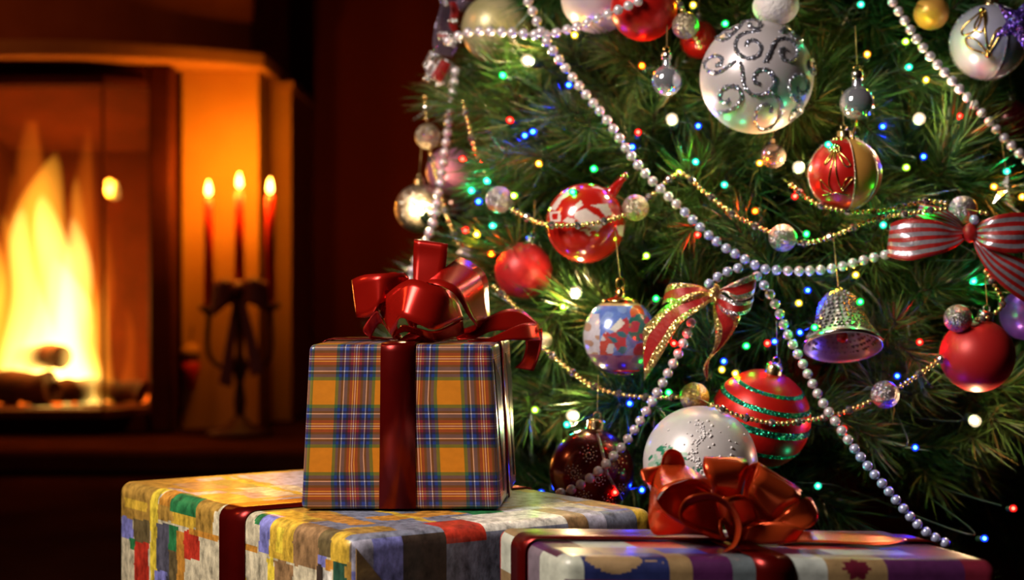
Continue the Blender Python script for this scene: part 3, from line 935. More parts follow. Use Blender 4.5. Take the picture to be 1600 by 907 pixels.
# tail that folds at the right and hangs over the edge
S([(640, 600, .01), (760, 560, .015), (850, 508, .02), (960, 466, .026), (1050, 480, .03), (1138, 552, .03)],
  [(660, 650, .0), (760, 640, .0), (850, 600, .004), (940, 590, .008), (1040, 600, .014), (1146, 600, .022)], name='bow_tail')
S([(1138, 552, .03), (1060, 548, .016), (950, 590, .004), (840, 640, -.004), (720, 650, -.004)],
  [(1162, 650, .024), (1080, 652, .008), (960, 648, -.002), (840, 668, -.008), (720, 672, -.006)], name='bow_tail')
S([(1060, 640, .022), (1062, 700, .026), (1040, 770, .03), (1000, 812, .034)], [(1160, 575, .028), (1160, 660, .03), (1142, 750, .034), (1108, 832, .038)], name='bow_tail')
# knot
S([(400, 590, -.012), (460, 600, -.02), (530, 640, -.014)], [(300, 655, -.008), (460, 690, -.014), (560, 665, -.008)], name='bow_knot', n=14)

# --- flat box in violet paper
VN, VE, VB_, VH = Vector((0.0335, 0.948, 0)), Vector((0.322, 0.936, 0)), Vector((-0.0115, 1.066, 0)), 0.2305
VW, VD = (VE - VN).length, (VB_ - VN).length


def vmap(a, b, c):
    p = VN + (VE - VN) * (a / VW) + (VB_ - VN) * (b / VD)
    return Vector((p.x, p.y, c))


def vu(px): return solve_u(VN, VE, px) * VW


VP = {'cream': (0.52, 0.56, 0.47), 'navy': (0.018, 0.026, 0.12), 'tan': (0.27, 0.18, 0.085), 'violet': (0.075, 0.014, 0.08), 'plum': (0.07, 0.014, 0.045), 'greyteal': (0.12, 0.15, 0.17),
      'maroon': (0.16, 0.012, 0.03), 'blue': (0.05, 0.04, 0.40), 'pale': (0.42, 0.46, 0.44), 'red': (0.50, 0.03, 0.02), 'greyviolet': (0.20, 0.16, 0.20)}
row0 = [(885, 'cream'), (912, 'navy'), (1046, 'tan'), (1082, 'violet'), (1146, 'greyteal'), (1240, 'pale'), (1294, 'tan'), (1388, 'violet'), (1508, 'maroon')]
row1 = [(780, 'plum'), (960, 'tan'), (1060, 'blue'), (1130, 'maroon'), (1240, 'plum'), (1330, 'pale'), (1460, 'maroon')]
row2 = [(780, 'violet'), (900, 'plum'), (950, 'pale'), (1040, 'red'), (1120, 'violet'), (1290, 'red'), (1420, 'plum')]
row3 = [(780, 'pale'), (830, 'tan'), (920, 'maroon'), (1010, 'plum'), (1150, 'cream'), (1300, 'maroon'), (1360, 'pale'), (1420, 'plum')]
rowl = [(780, 'plum'), (900, 'maroon'), (1050, 'tan'), (1150, 'navy'), (1280, 'cream'), (1390, 'greyteal')]
rows = [[(vu(x), VP[c]) for x, c in r] for r in (row0, row1, row2, row3, rowl)]
lc = (vu(917), vu(1010)); fl = vu(1340)


def pick(r, a):
    col = r[0][1]
    for x, c in r:
        if a >= x: col = c
    return col


def paint_v(s, a, b, c):
    v = VH - c
    if s in ('front', 'top'):
        q = v if s == 'front' else -b
        if s == 'front' and v > 0.0145: return pick(rows[4], a)
        if q > -0.016 - 0.004 * (a > vu(1000)):
            # leaf and flower printed across the edge
            if lc[0] < a < lc[1]:
                t = (a - lc[0]) / (lc[1] - lc[0])
                if abs(q + 0.002) < 0.0125 * (math.sin(PI * min(1, t * 1.02)) ** 0.6): return (0.33, 0.22, 0.11) if abs(q + .002) > .0006 else (.3, .2, .1)
            if lc[1] <= a < lc[1] + .012 and abs(q + .002 - (a - lc[1]) * .2) < .0008: return (0.33, 0.22, 0.11)
            da, dq = a - fl, q - 0.004
            rr = math.hypot(da, dq); th = math.atan2(dq, da)
            if rr < 0.0085 * (1 + .18 * math.sin(7 * th)): return (0.10, 0.006, 0.02)
            if abs(da - dq * .1) < .0006 and 0.004 < dq < .013: return (0.10, 0.02, 0.02)
            return pick(rows[0], a)
        if q > -0.040: return pick(rows[1], a)
        if q > -0.075: return pick(rows[2], a)
        return pick(rows[3], a)
    if s == 'left':
        for lim, top_, low in ((.040, 'cream', 'navy'), (.062, 'greyviolet', 'cream'), (.076, 'maroon', 'tan'), (.095, 'navy', 'plum'), (.118, 'cream', 'tan'), (.2, 'red', 'maroon')):
            if b < lim: return VP[top_ if v < .030 else low]
    return VP['plum']


violet_paper = painted('violet_paper', 0.36, grain=0.30, gscale=90, bump=0.08, coat=0.18)
gv = thing('gift_box', 'flat gift box in shiny violet and cream leaf paper at the right front', 'gift box', (0.15, 1.0, 0))
round_box('wrapping_paper', violet_paper, gv, VW, VD, VH, 0.009, 0.0008, vmap, paint_v)
VR = M['ribbon_copper']
av = (vu(1180) + vu(1240)) / 2
band(gv, vmap, over(av, VD, VH, 0.009, 0.0012), 0, (vu(1240) - vu(1180)) / 2, M['band_red'])
band(gv, vmap, over(VD * .60, VD, VH, 0.009, 0.0022, axis=0, W=VW), 1, 0.014, M['band_red'])
cv = (980, 690, 4.775); D0 = 1.0
S = lambda A, Bd, **k: strip(A, Bd, VR, gv, d0=D0, conv=cv, **k)
# big open loop at the left
S([(640, 395, -.02), (525, 290, -.030), (400, 300, -.036), (300, 345, -.038), (235, 400, -.036), (225, 455, -.034), (290, 530, -.032), (420, 605, -.026), (560, 665, -.016), (720, 735, -.004)],
  [(640, 330, .01), (560, 255, .010), (440, 186, .010), (340, 172, .010), (252, 180, .006), (188, 300, -.004), (166, 480, -.010), (160, 590, -.010), (215, 700, -.008), (440, 668, .0)], n=40)
# crest of the loop behind it
S([(250, 180, .006), (268, 110, .004), (300, 68, .004), (340, 58, .006), (395, 84, .008), (425, 140, .010), (442, 190, .012), (560, 300, .012)],
  [(254, 192, .010), (275, 196, .014), (300, 196, .016), (340, 196, .018), (385, 200, .018), (415, 204, .018), (440, 214, .016), (540, 330, .014)])
# inner sheets of the open loops
S([(228, 440, -.012), (300, 350, .0), (420, 300, .006), (530, 288, .008), (650, 380, .006)], [(226, 470, -.012), (300, 570, .002), (420, 640, .006), (560, 700, .008), (720, 745, .004)])
S([(574, 128, .006), (600, 250, .012), (650, 400, .012), (720, 560, .012)], [(868, 130, .010), (880, 250, .018), (850, 400, .018), (900, 620, .016)])
S([(640, 420, .004), (700, 560, .010), (760, 720, .012)], [(960, 480, .006), (980, 600, .012), (1000, 740, .014)])
# turned-over end at the far left
S([(250, 178, .006), (190, 192, .0), (130, 200, -.006), (104, 220, -.008), (104, 260, -.004), (140, 320, .002)],
  [(186, 345, -.006), (182, 335, -.010), (160, 318, -.014), (128, 296, -.014), (118, 290, -.008), (150, 330, .0)])
# upright centre loop
S([(660, 430, -.004), (648, 398, -.022), (600, 245, -.030), (572, 130, -.022), (572, 121, -.012), (566, 150, .0), (566, 215, .008), (606, 300, .010), (680, 430, .008)],
  [(820, 560, .0), (810, 460, -.014), (905, 205, -.018), (880, 140, -.012), (868, 124, -.004), (872, 150, .010), (890, 215, .018), (850, 330, .018), (760, 520, .012)], n=34)
# barrel loop at the right
S([(820, 560, .0), (905, 372, -.016), (935, 300, -.022), (975, 170, -.018), (960, 158, -.008), (930, 170, .002), (898, 200, .006), (880, 300, .008), (850, 480, .01)],
  [(960, 600, .0), (1090, 592, -.006), (1180, 500, -.010), (1292, 390, -.008), (1265, 336, .002), (1200, 310, .012), (1120, 290, .018), (1060, 380, .02), (960, 560, .014)], n=34)
S([(905, 372, -.020), (935, 300, -.026), (975, 260, -.024), (992, 200, -.018), (985, 165, -.010)],
  [(1090, 592, -.012), (1180, 502, -.016), (1280, 440, -.016), (1292, 390, -.012), (1264, 334, -.002)], n=20)
# lower right loop
S([(960, 620, .0), (1100, 580, -.006), (1200, 500, -.010), (1330, 420, -.006), (1380, 450, .006), (1300, 560, .016), (1000, 640, .01)],
  [(1000, 700, .0), (1180, 640, -.012), (1330, 655, -.016), (1412, 600, -.010), (1418, 520, .004), (1330, 620, .018), (1000, 700, .014)], n=34)
S([(900, 640, -.008), (1100, 600, -.014), (1230, 628, -.018), (1325, 655, -.016)], [(860, 748, -.006), (1000, 765, -.012), (1150, 765, -.014), (1262, 746, -.012)], n=20)
# curled narrow ring at the front
S([(730, 742, -.03), (560, 690, -.040), (420, 620, -.046), (388, 530, -.048), (430, 440, -.050), (520, 398, -.052), (640, 392, -.052), (760, 456, -.052), (838, 570, -.050), (852, 680, -.046), (806, 785, -.042), (715, 828, -.036)],
  [(735, 725, -.03), (570, 664, -.034), (436, 590, -.036), (412, 540, -.036), (460, 486, -.038), (540, 452, -.040), (650, 446, -.040), (745, 500, -.040), (798, 590, -.040), (806, 680, -.038), (780, 770, -.036), (712, 824, -.034)], n=48, name='curled_ribbon')
# folded centre
S([(640, 395, -.022), (740, 420, -.030), (850, 400, -.022), (930, 440, -.012)], [(690, 600, -.012), (770, 640, -.018), (850, 650, -.014), (975, 580, -.006)], name='bow_knot', n=16)
S([(690, 590, -.026), (690, 660, -.03), (705, 735, -.03), (738, 735, -.028)], [(730, 560, -.018), (700, 600, -.018), (720, 690, -.02), (735, 715, -.022)], name='curled_ribbon', n=16)
# tail lying over the top to the right
S([(1060, 770, .0), (1265, 735, .004), (1335, 668, .010), (1700, 690, .0), (1900, 700, -.014), (2080, 730, -.03)],
  [(1040, 790, -.004), (1180, 768, -.010), (1300, 750, -.012), (1700, 765, -.022), (1900, 770, -.030), (2090, 742, -.038)], name='bow_tail', n=24)
S([(700, 760, .004), (450, 720, .012), (150, 740, .022), (-60, 752, .03)], [(700, 780, .0), (450, 745, .006), (150, 758, .018), (-60, 762, .026)], name='bow_tail', n=14)

# ------------------------------------------------------------------ Christmas tree: where its skin lies
TX, TY = 0.30, 1.80


def trad(z): return max(0.03, 0.462 - 0.225 * (z - 0.30))


def D(px, py, off=0.0):
    """Depth at which the sight line of a pixel meets the skin of the tree (off metres outside it)."""
    k = (px - 800.0) / F; kz = -(py - HZ) / F
    best = None
    d = 0.9
    while d < 2.2:
        z = CAM.z + kz * d
        q = math.hypot(k * d - TX, d - TY) - trad(z) - off
        if q <= 0: return d
        if best is None or q < best[0]: best = (q, d)
        d += 0.004
    return best[1]


BALLS = []          # (px, py, radius px, depth, radius m): what strands must pass in front of and branches must not hide


def reg(px, py, rpx, d): BALLS.append((px, py, rpx, d, rpx / F * d))


def clear(px, py, d, rm):
    for bx, by, br, bd, R in BALLS:
        q = math.hypot(px - bx, py - by)
        if q < br * 1.04:
            h = math.sqrt(max(0.0, 1 - (q / (br * 1.04)) ** 2)) * R
            d = min(d, bd - h - rm * 1.1)
    return d


def sphere_dir(az, el):
    return Vector((math.sin(az) * math.cos(el), -math.cos(az) * math.cos(el), math.sin(el)))


def cap_and_hook(t, c, R, rot, m, size=0.24, thread=0.035):
    """Metal cap with a wire loop on the crown of a ball, and the thread it hangs by."""
    s = R * size
    mb = MB()
    n = 20
    mb.lathe([(s, R * 0.965), (s * 1.08, R * 1.0), (s * .98, R * 1.03), (s, R * 1.03 + s * .7), (s * .8, R * 1.03 + s * .95), (0.0, R * 1.03 + s)], c, n, rot=rot, wob=lambda i, a: .05 * math.sin(10 * a))
    mb.build('cap', m, t)
    mb = MB(); top = R * 1.03 + s
    pts = [c + rot @ Vector((s * .42 * math.sin(a), 0, top + s * .30 - s * .42 * math.cos(a))) for a in [2 * PI * k / 12 for k in range(13)]]
    mb.tube(pts, max(.0006, s * .09), 5)
    mb.build('hook_loop', m, t)
    if thread:
        mb = MB(); p = c + rot @ Vector((0, 0, top + s * .6))
        mb.tube([p, p + Vector((0.002, 0.014, thread))], .0004, 4)
        mb.build('hanging_thread', M['thread'], t)


def tilt(ax, ay):
    return Euler((ax, ay, 0)).to_matrix()


def bauble(name, label, cat, px, py, rpx, m, off=0.02, cap='silver', tx=0.0, ty=0.0, d=None, group=None, size=.22, n=48, thread=0.035, globe='globe'):
    d = d if d is not None else D(px, py, off)
    R = rpx / F * d
    c = P(px, py, d)
    reg(px, py, rpx, d)
    t = thing(name, label, cat, c - Vector((0, 0, R)), group)
    mb = MB(); mb.ball(c, R, n); mb.build(globe, m, t)
    if cap:
        cap_and_hook(t, c, R, tilt(tx, ty), M['silver_cap'] if cap == 'silver' else M['gold_cap'], size, thread)
    return t, c, R, d


# camera-side frame at a ball: local disc coordinates (u right, v up; unit disc) -> unit direction
def disc(u, v):
    q = min(0.995, math.hypot(u, v))
    return Vector((u, -math.sqrt(max(0.0, 1 - u * u - v * v)) if u * u + v * v < 1 else 0, v)).normalized()


def on_ball(c, R, pts, lift=0.0):
    return [c + disc(u, v) * (R + lift) for u, v in pts]


def paint_ball(o, fn):
    me = o.data
    at = me.color_attributes.new('print', 'FLOAT_COLOR', 'POINT')
    return at


def printed_ball(name, label, cat, px, py, rpx, m, fn, off=0.02, cap='gold', tx=0, ty=0, size=.2, nu=150, nv=100, d=None, squash=1.0, thread=.035):
    d = d if d is not None else D(px, py, off)
    R = rpx / F * d; c = P(px, py, d); reg(px, py, rpx, d)
    t = thing(name, label, cat, c - Vector((0, 0, R)))
    mb = MB(); mb.ball(c, R, nu, h=nv, sq=(1, 1, squash))
    o = mb.build('globe', m, t)
    at = o.data.color_attributes.new('print', 'FLOAT_COLOR', 'POINT')
    cols = []
    off_ = root_loc(t)
    for v in o.data.vertices:
        q = (Vector(v.co) + off_ - c) / R
        col = fn(q.x, q.z / squash, q.y)
        cols += [col[0], col[1], col[2], 1]
    at.data.foreach_set('color', cols)
    if cap: cap_and_hook(t, c, R * squash, tilt(tx, ty), M['silver_cap'] if cap == 'silver' else M['gold_cap'], size, thread)
    return t, c, R, d


def inpoly(x, y, poly):
    r = False; j = len(poly) - 1
    for i in range(len(poly)):
        xi, yi = poly[i]; xj, yj = poly[j]
        if (yi > y) != (yj > y) and x < (xj - xi) * (y - yi) / (yj - yi) + xi: r = not r
        j = i
    return r


# ---------------- big silver ball with glitter scrolls
t, c, R, d = bauble('scroll_bauble', 'largest silver-white ball with glittering grey scrolls, high in the middle', 'bauble', 1182, 121, 88, M['satin_white'], off=.035, cap=None, n=72)


def scroll(cx, cy, r, turns, start, hand, tail):
    pts = []
    n = 40
    for i in range(n + 1):
        s = i / n
        a = start + hand * turns * 2 * PI * s
        q = r * 1.1 * (0.26 + 0.74 * s ** .8)
        pts.append((cx + q * math.cos(a), cy + q * math.sin(a)))
    a_end = start + hand * turns * 2 * PI
    tx_, ty_ = -math.sin(a_end) * hand, math.cos(a_end) * hand
    ex, ey = pts[-1]
    for i in range(1, 9):
        s = i / 8 * tail
        pts.append((ex + tx_ * s + s * s * .5 * math.cos(a_end), ey + ty_ * s + s * s * .5 * math.sin(a_end)))
    return [p for p in pts if math.hypot(*p) < .985]


rs = random.Random(5)
for args in ((-.25, .40, .25, 1.15, 2.6, -1, .22), (.37, .32, .25, 1.1, 2.2, 1, .30), (-.09, -.17, .27, 1.15, -2.2, -1, .30), (.64, -.25, .23, 1.1, 3.6, 1, .34),
             (-.60, -.42, .22, 1.1, -1.2, -1, .30), (-.80, .18, .17, 1.1, -1.5, 1, .2), (.05, -.72, .27, 1.1, 0.3, 1, .22), (.60, .68, .19, 1.0, 2.4, 1, .2),
             (-.15, .84, .15, 1.0, 2.6, 1, .40), (.62, -.72, .16, 1.0, .8, 1, .2), (.93, .12, .14, 1.0, 1.0, -1, .1), (-.62, .66, .12, .9, 0.8, -1, .2)):
    pts = scroll(*args)
    mb = MB()
    w3 = on_ball(c, R, pts, .0003)
    mb.tube(w3, [R * .036 * rs.uniform(.7, 1.25) for _ in w3], 6)
    for p in w3:
        for k in range(2):
            mb.gem(p + Vector((rs.uniform(-1, 1), rs.uniform(-.6, 0), rs.uniform(-1, 1))) * R * .030, R * rs.uniform(.014, .026))
    mb.build('glitter_scroll', M['steel_glitter'], t, smooth=False)
# snow-white figure above it
dd = D(1212, 12, .03)
t = thing('snowman_ornament', 'white glittery snowman-like lump cut by the top edge above the scroll ball', 'ornament', P(1212, 38, dd))
reg(1212, 8, 36, dd)
mb = MB(); cc = P(1212, 10, dd); r = 36 / F * dd
mb.ball(cc, r, 32, sq=(1, 1, .82)); mb.build('body', M['snow'], t)
mb = MB(); cc2 = P(1212, -38, dd); mb.ball(cc2, r * .72, 28); mb.build('head', M['snow'], t)
mb = MB(); mb.tube([cc + Vector((-r * .6, -r * .45, r * .66)), cc + Vector((0, -r * .80, r * .62)), cc + Vector((r * .55, -r * .55, r * .66)), cc + Vector((r * .5, -r * .9, r * .30))], r * .16, 8); mb.build('scarf', M['gloss_red'], t)
mb = MB(); mb.ball(cc + Vector((r * .52, -r * .82, r * .22)), r * .10, 10); mb.build('button', M['gloss_red'], t)
mb = MB(); mb.tube([cc2 + Vector((0, 0, r * .7)), cc2 + Vector((0, .01, r * 1.4))], .0006, 5); mb.build('hanging_thread', M['thread'], t)

# ---------------- panelled balls
def panelled(label, px, py, rpx, m_a, m_b, m_seam, off, seams, ty=0.0, cap='gold', filigree=None, m_fil=None, d=None):
    d = d if d is not None else D(px, py, off); R = rpx / F * d; c = P(px, py, d); reg(px, py, rpx, d)
    t = thing('panelled_bauble', label, 'bauble', c - Vector((0, 0, R)))
    rot = tilt(0, ty)
    edges = sorted(seams)
    for i in range(len(edges)):
        a0 = edges[i]; a1 = edges[(i + 1) % len(edges)]
        if a1 <= a0: a1 += 2 * PI
        mb = MB(); nu = max(4, int((a1 - a0) / .12)); nv = 24; vs = []; fs = []
        for k in range(nv + 1):
            e = -PI / 2 + PI * k / nv
            for q in range(nu + 1):
                vs.append(c + rot @ (sphere_dir(a0 + (a1 - a0) * q / nu, e) * R))
        for k in range(nv):
            for q in range(nu):
                x = k * (nu + 1) + q
                fs.append((x, x + 1, x + nu + 2, x + nu + 1))
        mb.add(vs, fs); mb.build('panel', m_a if i % 2 == 0 else m_b, t)
        mb = MB(); mb.tube([c + rot @ (sphere_dir(a0, -PI / 2 + PI * k / 30) * (R + .0003)) for k in range(31)], R * .022, 6)
        for k in range(0, 44):
            mb.gem(c + rot @ (sphere_dir(a0, -PI / 2 + PI * k / 44) * (R + R * .02)), R * .032)
        mb.build('seam_cord', m_seam, t)
    for line, wdt in (filigree or []):
        pts = crom(line, 22)
        mb = MB(); mb.tube(on_ball(c, R, [(u, v) for u, v in pts], R * .02), R * wdt, 6); mb.build('filigree', m_fil, t)
    cap_and_hook(t, c, R, rot, M['gold_cap'] if cap == 'gold' else M['silver_cap'], .2)
    return t, c, R, d


fil = [([(-.42, .62), (-.62, .30), (-.72, .22), (-.60, .42), (-.42, .62)], .022), ([(-.42, .62), (-.20, .36), (-.10, .18), (-.22, .14), (-.34, .36), (-.42, .62)], .022), ([(-.42, .62), (-.47, .20), (-.42, -.20), (-.28, -.52)], .02),
       ([(-.42, .62), (-.58, .10), (-.62, -.30), (-.50, -.55)], .02), ([(-.28, -.52), (-.10, -.28), (-.04, -.16), (-.20, -.20), (-.30, -.46)], .02), ([(-.50, -.55), (-.72, -.30), (-.80, -.2), (-.74, -.44), (-.52, -.58)], .02), ([(-.7, -.6), (-.4, -.56), (-.1, -.62)], .024)]
t, c, R, d = panelled('red and gold panelled ball with gold wire bow, below the hanging glass ball', 1321, 272, 56, M['satin_red'], M['satin_gold'], M['champagne_glitter'], .04,
                      [-1.75, .02, .78, 1.9, 2.9], ty=-.04, filigree=fil, m_fil=M['gold'])
mb = MB()
for k in range(10):
    a = 2 * PI * k / 10
    mb.ball(c + disc(-.42 + .10 * math.cos(a), .64 + .10 * math.sin(a)) * (R * 1.03), R * .05, 8)
mb.ball(c + disc(-.42, .64) * R * 1.03, R * .07, 10); mb.build('rosette', M['gold'], t)
mb = MB()
for k in range(12):
    a = 2 * PI * k / 12
    mb.ball(c + Vector((math.cos(a) * R * .3, math.sin(a) * R * .3, R * .96)), R * .075, 8)
mb.build('crown_beads', M['gold'], t)
fil2 = [([(-.35, .75), (-.62, .30), (-.50, .12), (-.36, .36), (-.30, .7)], .026), ([(-.35, .75), (-.80, .35), (-.84, .1), (-.6, .2), (-.4, .6)], .026), ([(-.35, .75), (-.4, .1), (-.3, -.45)], .026),
        ([(-.3, -.45), (-.62, -.05), (-.80, .0), (-.72, -.25), (-.4, -.42)], .026), ([(-.3, -.45), (-.06, .0), (.0, .22), (-.16, .1), (-.3, -.3)], .026)]
t, c, R, d = panelled('pale blue panelled ball with gold wire leaves at the upper right corner', 1545, 66, 58, M['satin_blue'], M['satin_grey'], M['steel_glitter'], .03, [-1.9, .16, .92, 1.9, 3.0], ty=.05, filigree=fil2, m_fil=M['gold'])
for u, v in ((-.36, .74), (-.30, -.46), (.82, -.40)):
    mb = MB(); mb.ball(c + disc(u, v) * R * 1.02, R * .09, 10); mb.ball(c + disc(u, v) * R * 1.06, R * .05, 8); mb.build('rosette', M['gold'], t)

# ---------------- plain balls
bauble('red_bauble', 'satin red ball cut by the top edge behind the pearl strand', 'bauble', 1006, 12, 52, M['satin_red'], off=.03)
bauble('white_bauble', 'pale pink-white ball beside the red ball at the top edge', 'bauble', 934, -6, 58, mat('pale_stripe', (0.62, 0.55, 0.55), (0.45, 0.40, 0.42), 18, .3, .3), off=-.01)
bauble('gold_bauble', 'orange-gold satin ball at the top right behind the pearl strand', 'bauble', 1455, 20, 27, M['satin_gold'], off=.0, cap='gold')
bauble('cream_bauble', 'cream and olive ball at the top left above the pearl strand', 'bauble', 775, 45, 54, M['satin_cream'], off=-.02, cap='gold')
bauble('red_bauble', 'round matte red ball at the right beside the silver bell', 'bauble', 1527, 556, 57, M['matte_red'], off=.035, ty=.2)
bauble('red_bauble', 'blurred dark red ball with silver cap above the tartan box', 'bauble', 818, 424, 45, M['matte_red'], off=-.02, ty=.25)
bauble('red_bauble', 'small orange-red ball mostly hidden left of the scroll ball', 'bauble', 1092, 62, 30, M['gloss_red'], off=-.06)
bauble('purple_bauble', 'violet ball cut by the right edge under the striped bow', 'bauble', 1603, 492, 40, M['satin_purple'], off=.0)
bauble('pink_bauble', 'small pink ball behind the pearl strand at the left edge of the tree', 'bauble', 704, 268, 38, M['satin_pink'], d=1.78, cap=None)
bauble('bronze_bauble', 'dark brown shiny ball at the left beside the gold ball', 'bauble', 712, 325, 30, M['bronze'], d=1.80)
bauble('gold_bauble', 'champagne gold ball at the outer left edge of the tree', 'bauble', 655, 326, 38, M['champagne_glitter'], d=1.74, cap='gold')
bauble('red_bauble', 'dim red ball half hidden by needles behind the right lamp', 'bauble', 1580, 190, 34, M['wine'], off=-.05)

# ---------------- glass balls with necks
def necked(label, px, py, rpx, m, off, neck=True, name='glass_bauble'):
    d = D(px, py, off); R = rpx / F * d; c = P(px, py, d); reg(px, py, rpx, d)
    t = thing(name, label, 'bauble', c - Vector((0, 0, R)))
    mb = MB(); mb.lathe([(0, -R)] + [(R * math.cos(e), R * math.sin(e)) for e in [(-PI / 2 + PI * k / 20) for k in range(1, 19)]] + [(R * .30, R * 1.0), (R * .26, R * 1.2), (R * .3, R * 1.5)], c, 32); mb.build('globe', m, t)
    mb = MB(); mb.lathe([(R * .34, R * 1.3), (R * .36, R * 1.75), (R * .28, R * 1.85), (0, R * 1.86)], c, 16); mb.build('cap', M['silver_cap'], t)
    mb = MB(); mb.tube([c + Vector((R * .2 * math.sin(a), 0, R * 2.02 - R * .2 * math.cos(a))) for a in [2 * PI * k / 10 for k in range(11)]], R * .035, 5); mb.build('hook_loop', M['gold'], t)
    mb = MB(); mb.tube([c + Vector((0, 0, R * 2.2)), c + Vector((.002, .015, R * 2.2 + .04))], .0005, 4); mb.build('hanging_thread', M['thread'], t)
    return t, c, R, d


necked('small mirror-blue glass ball hanging between the red ball and the scroll ball', 1042, 126, 24, M['mirror'], .03)
t, c, R, d = necked('small silvery glass ball right of the scroll ball', 1339, 161, 27, M['mirror'], .045)
mb = MB(); mb.tube([c + Vector((0, 0, -R)), c + Vector((-.008, 0, -R - .030))], .0012, 6); mb.ball(c + Vector((-.008, 0, -R - .030)), .004, 8); mb.build('chain', M['gold'], t)
bauble('glass_bauble', 'small dull see-through glass ball under the scroll ball', 'bauble', 1208, 244, 20, M['smoke_glass'], off=.0, cap='gold', size=.3)

# ---------------- red ball with a white print
deer = [[(-.90, .33), (-.70, .62), (-.45, .82), (-.30, .86), (-.42, .70), (-.62, .55), (-.78, .30)],
        [(-.50, .24), (-.16, .54), (-.11, .42), (-.38, .20)],
        [(-.32, .24), (-.06, .33), (.28, .11), (.37, -.11), (.24, -.24), (.02, -.15), (-.15, -.07), (-.32, .11)],
        [(.06, .41), (.50, .46), (.61, .22), (.46, .11), (.28, .33)],
        [(-.24, -.20), (.0, -.16), (.08, -.32), (.04, -.36), (-.10, -.22)], [(-.62, .02), (-.34, -.06), (-.30, .06), (-.50, .12)],
        [(.70, -.1), (.95, -.05), (.93, -.36), (.80, -.30)], [(-.92, .26), (-.90, .02), (-.66, .02), (-.66, .26)], [(.1, .88), (.5, .80), (.3, .92)]]
red_print = painted('red_print', .18, .1, coat=.8, grain=.1)


def f_deer(x, z, y):
    if y < .25:
        for k, p in enumerate(deer):
            if inpoly(x, z, p):
                if k == 7 and abs(x + .79) < .07 and abs(z - .14) < .07: return (.5, .015, .01)
                return (.78, .66, .60)
        if (x > 0 and (abs(math.hypot(x + .05, z - .05) - .3) < .02) and z < 0): return (.78, .66, .60)
    return (.52, .014, .008)


t, c, R, d = printed_ball('printed_bauble', 'glossy red ball printed with white leaping shapes, left of centre', 'bauble', 915, 349, 62, red_print, f_deer, off=.035, cap=None, nu=180, nv=120)
mb = MB(); q = tilt(-.1, .70)
mb.lathe([(R * .2, R * .93), (R * .14, R * 1.1), (R * .08, R * 1.45), (R * .1, R * 1.5), (0, R * 1.52)], c, 16, rot=q); mb.build('neck', M['gloss_red'], t)
mb = MB(); mb.ball(c + q @ Vector((0, 0, R * 1.56)), R * .11, 10); mb.build('end_bead', M['gold'], t)

# ---------------- ball with a printed stocking scene
pic = painted('picture_print', .22, .1, coat=.7, grain=.18, gscale=150)
stock = [(-.10, .42), (.12, .52), (.20, .30), (.08, -.02), (.10, -.30), (.04, -.42), (-.12, -.36), (-.30, -.06), (-.40, .02), (-.46, .18), (-.34, .10), (-.22, .16)]
cuff = [(-.34, .22), (-.06, .50), (.06, .36), (-.20, .14)]


def f_pic(x, z, y):
    r = (math.sin(x * 13 + z * 9 + math.sin(z * 7) * 2) + math.sin(z * 15 - x * 8)) * .25
    if y > .35: return (.10, .12, .42)
    if inpoly(x, z, cuff): return (.72, .70, .68)
    if inpoly(x, z, stock):
        return (.05, .16, .22) if r > .15 else (.46, .06, .08)
    if z < -.84: return (.30, .05, .12)
    if z < -.45: return (.20, .08, .22) if r > .1 else (.32, .14, .24)
    if x < -.60 and -.45 < z < .6: return (.60, .58, .66) if r > -.2 else (.46, .28, .20)
    if (x + .42) ** 2 * 5 + (z + .25) ** 2 < .16: return (.50, .08, .06) if r > -.1 else (.60, .58, .62)
    if (x - .46) ** 2 + (z - .26) ** 2 < .12: return ((.42, .05, .10) if r > .05 else (.03, .18, .16))
    if (x - .40) ** 2 + (z - .62) ** 2 < .04: return (.60, .14, .04)
    if (x - .5) ** 2 + (z + .35) ** 2 < .05: return (.28, .03, .05)
    if z > .80: return (.62, .44, .18)
    return (.12, .20, .60) if r > -.12 else (.20, .30, .66)


t, c, R, d = printed_ball('printed_bauble', 'blue ball printed with a red stocking, gold cap, centre of the tree', 'bauble', 969, 526, 58, pic, f_pic, off=.03, cap=None, nu=200, nv=140, squash=1.04)
mb = MB(); mb.lathe([(R * .52, R * .92), (R * .40, R * 1.02), (R * .16, R * 1.06), (R * .12, R * 1.22), (R * .1, R * 1.3), (0, R * 1.31)], c, 24); mb.build('cap', M['gold'], t)
mb = MB(); mb.tube([c + Vector((R * .11 * math.sin(a), 0, R * 1.42 - R * .16 * math.cos(a))) for a in [2 * PI * k / 12 for k in range(13)]], R * .03, 6); mb.build('hook_loop', M['gold'], t)
mb = MB(); mb.tube([c + Vector((0, 0, R * 1.58)), c + Vector((-.002, .006, R * 2.2)), c + Vector((-.004, .014, R * 2.9))], .0005, 4); mb.build('hanging_thread', M['thread'], t)
for rr, mm, zz in ((.36, 'gloss_red', -.88), (.20, 'gold', -.97)):
    mb = MB(); mb.tube([c + Vector((R * (rr * math.cos(a) + .12), R * (rr * math.sin(a) * .8 - .30), R * zz * 1.02)) for a in [2 * PI * k / 20 for k in range(21)]], R * .03, 6); mb.build('base_ring', M[mm], t)

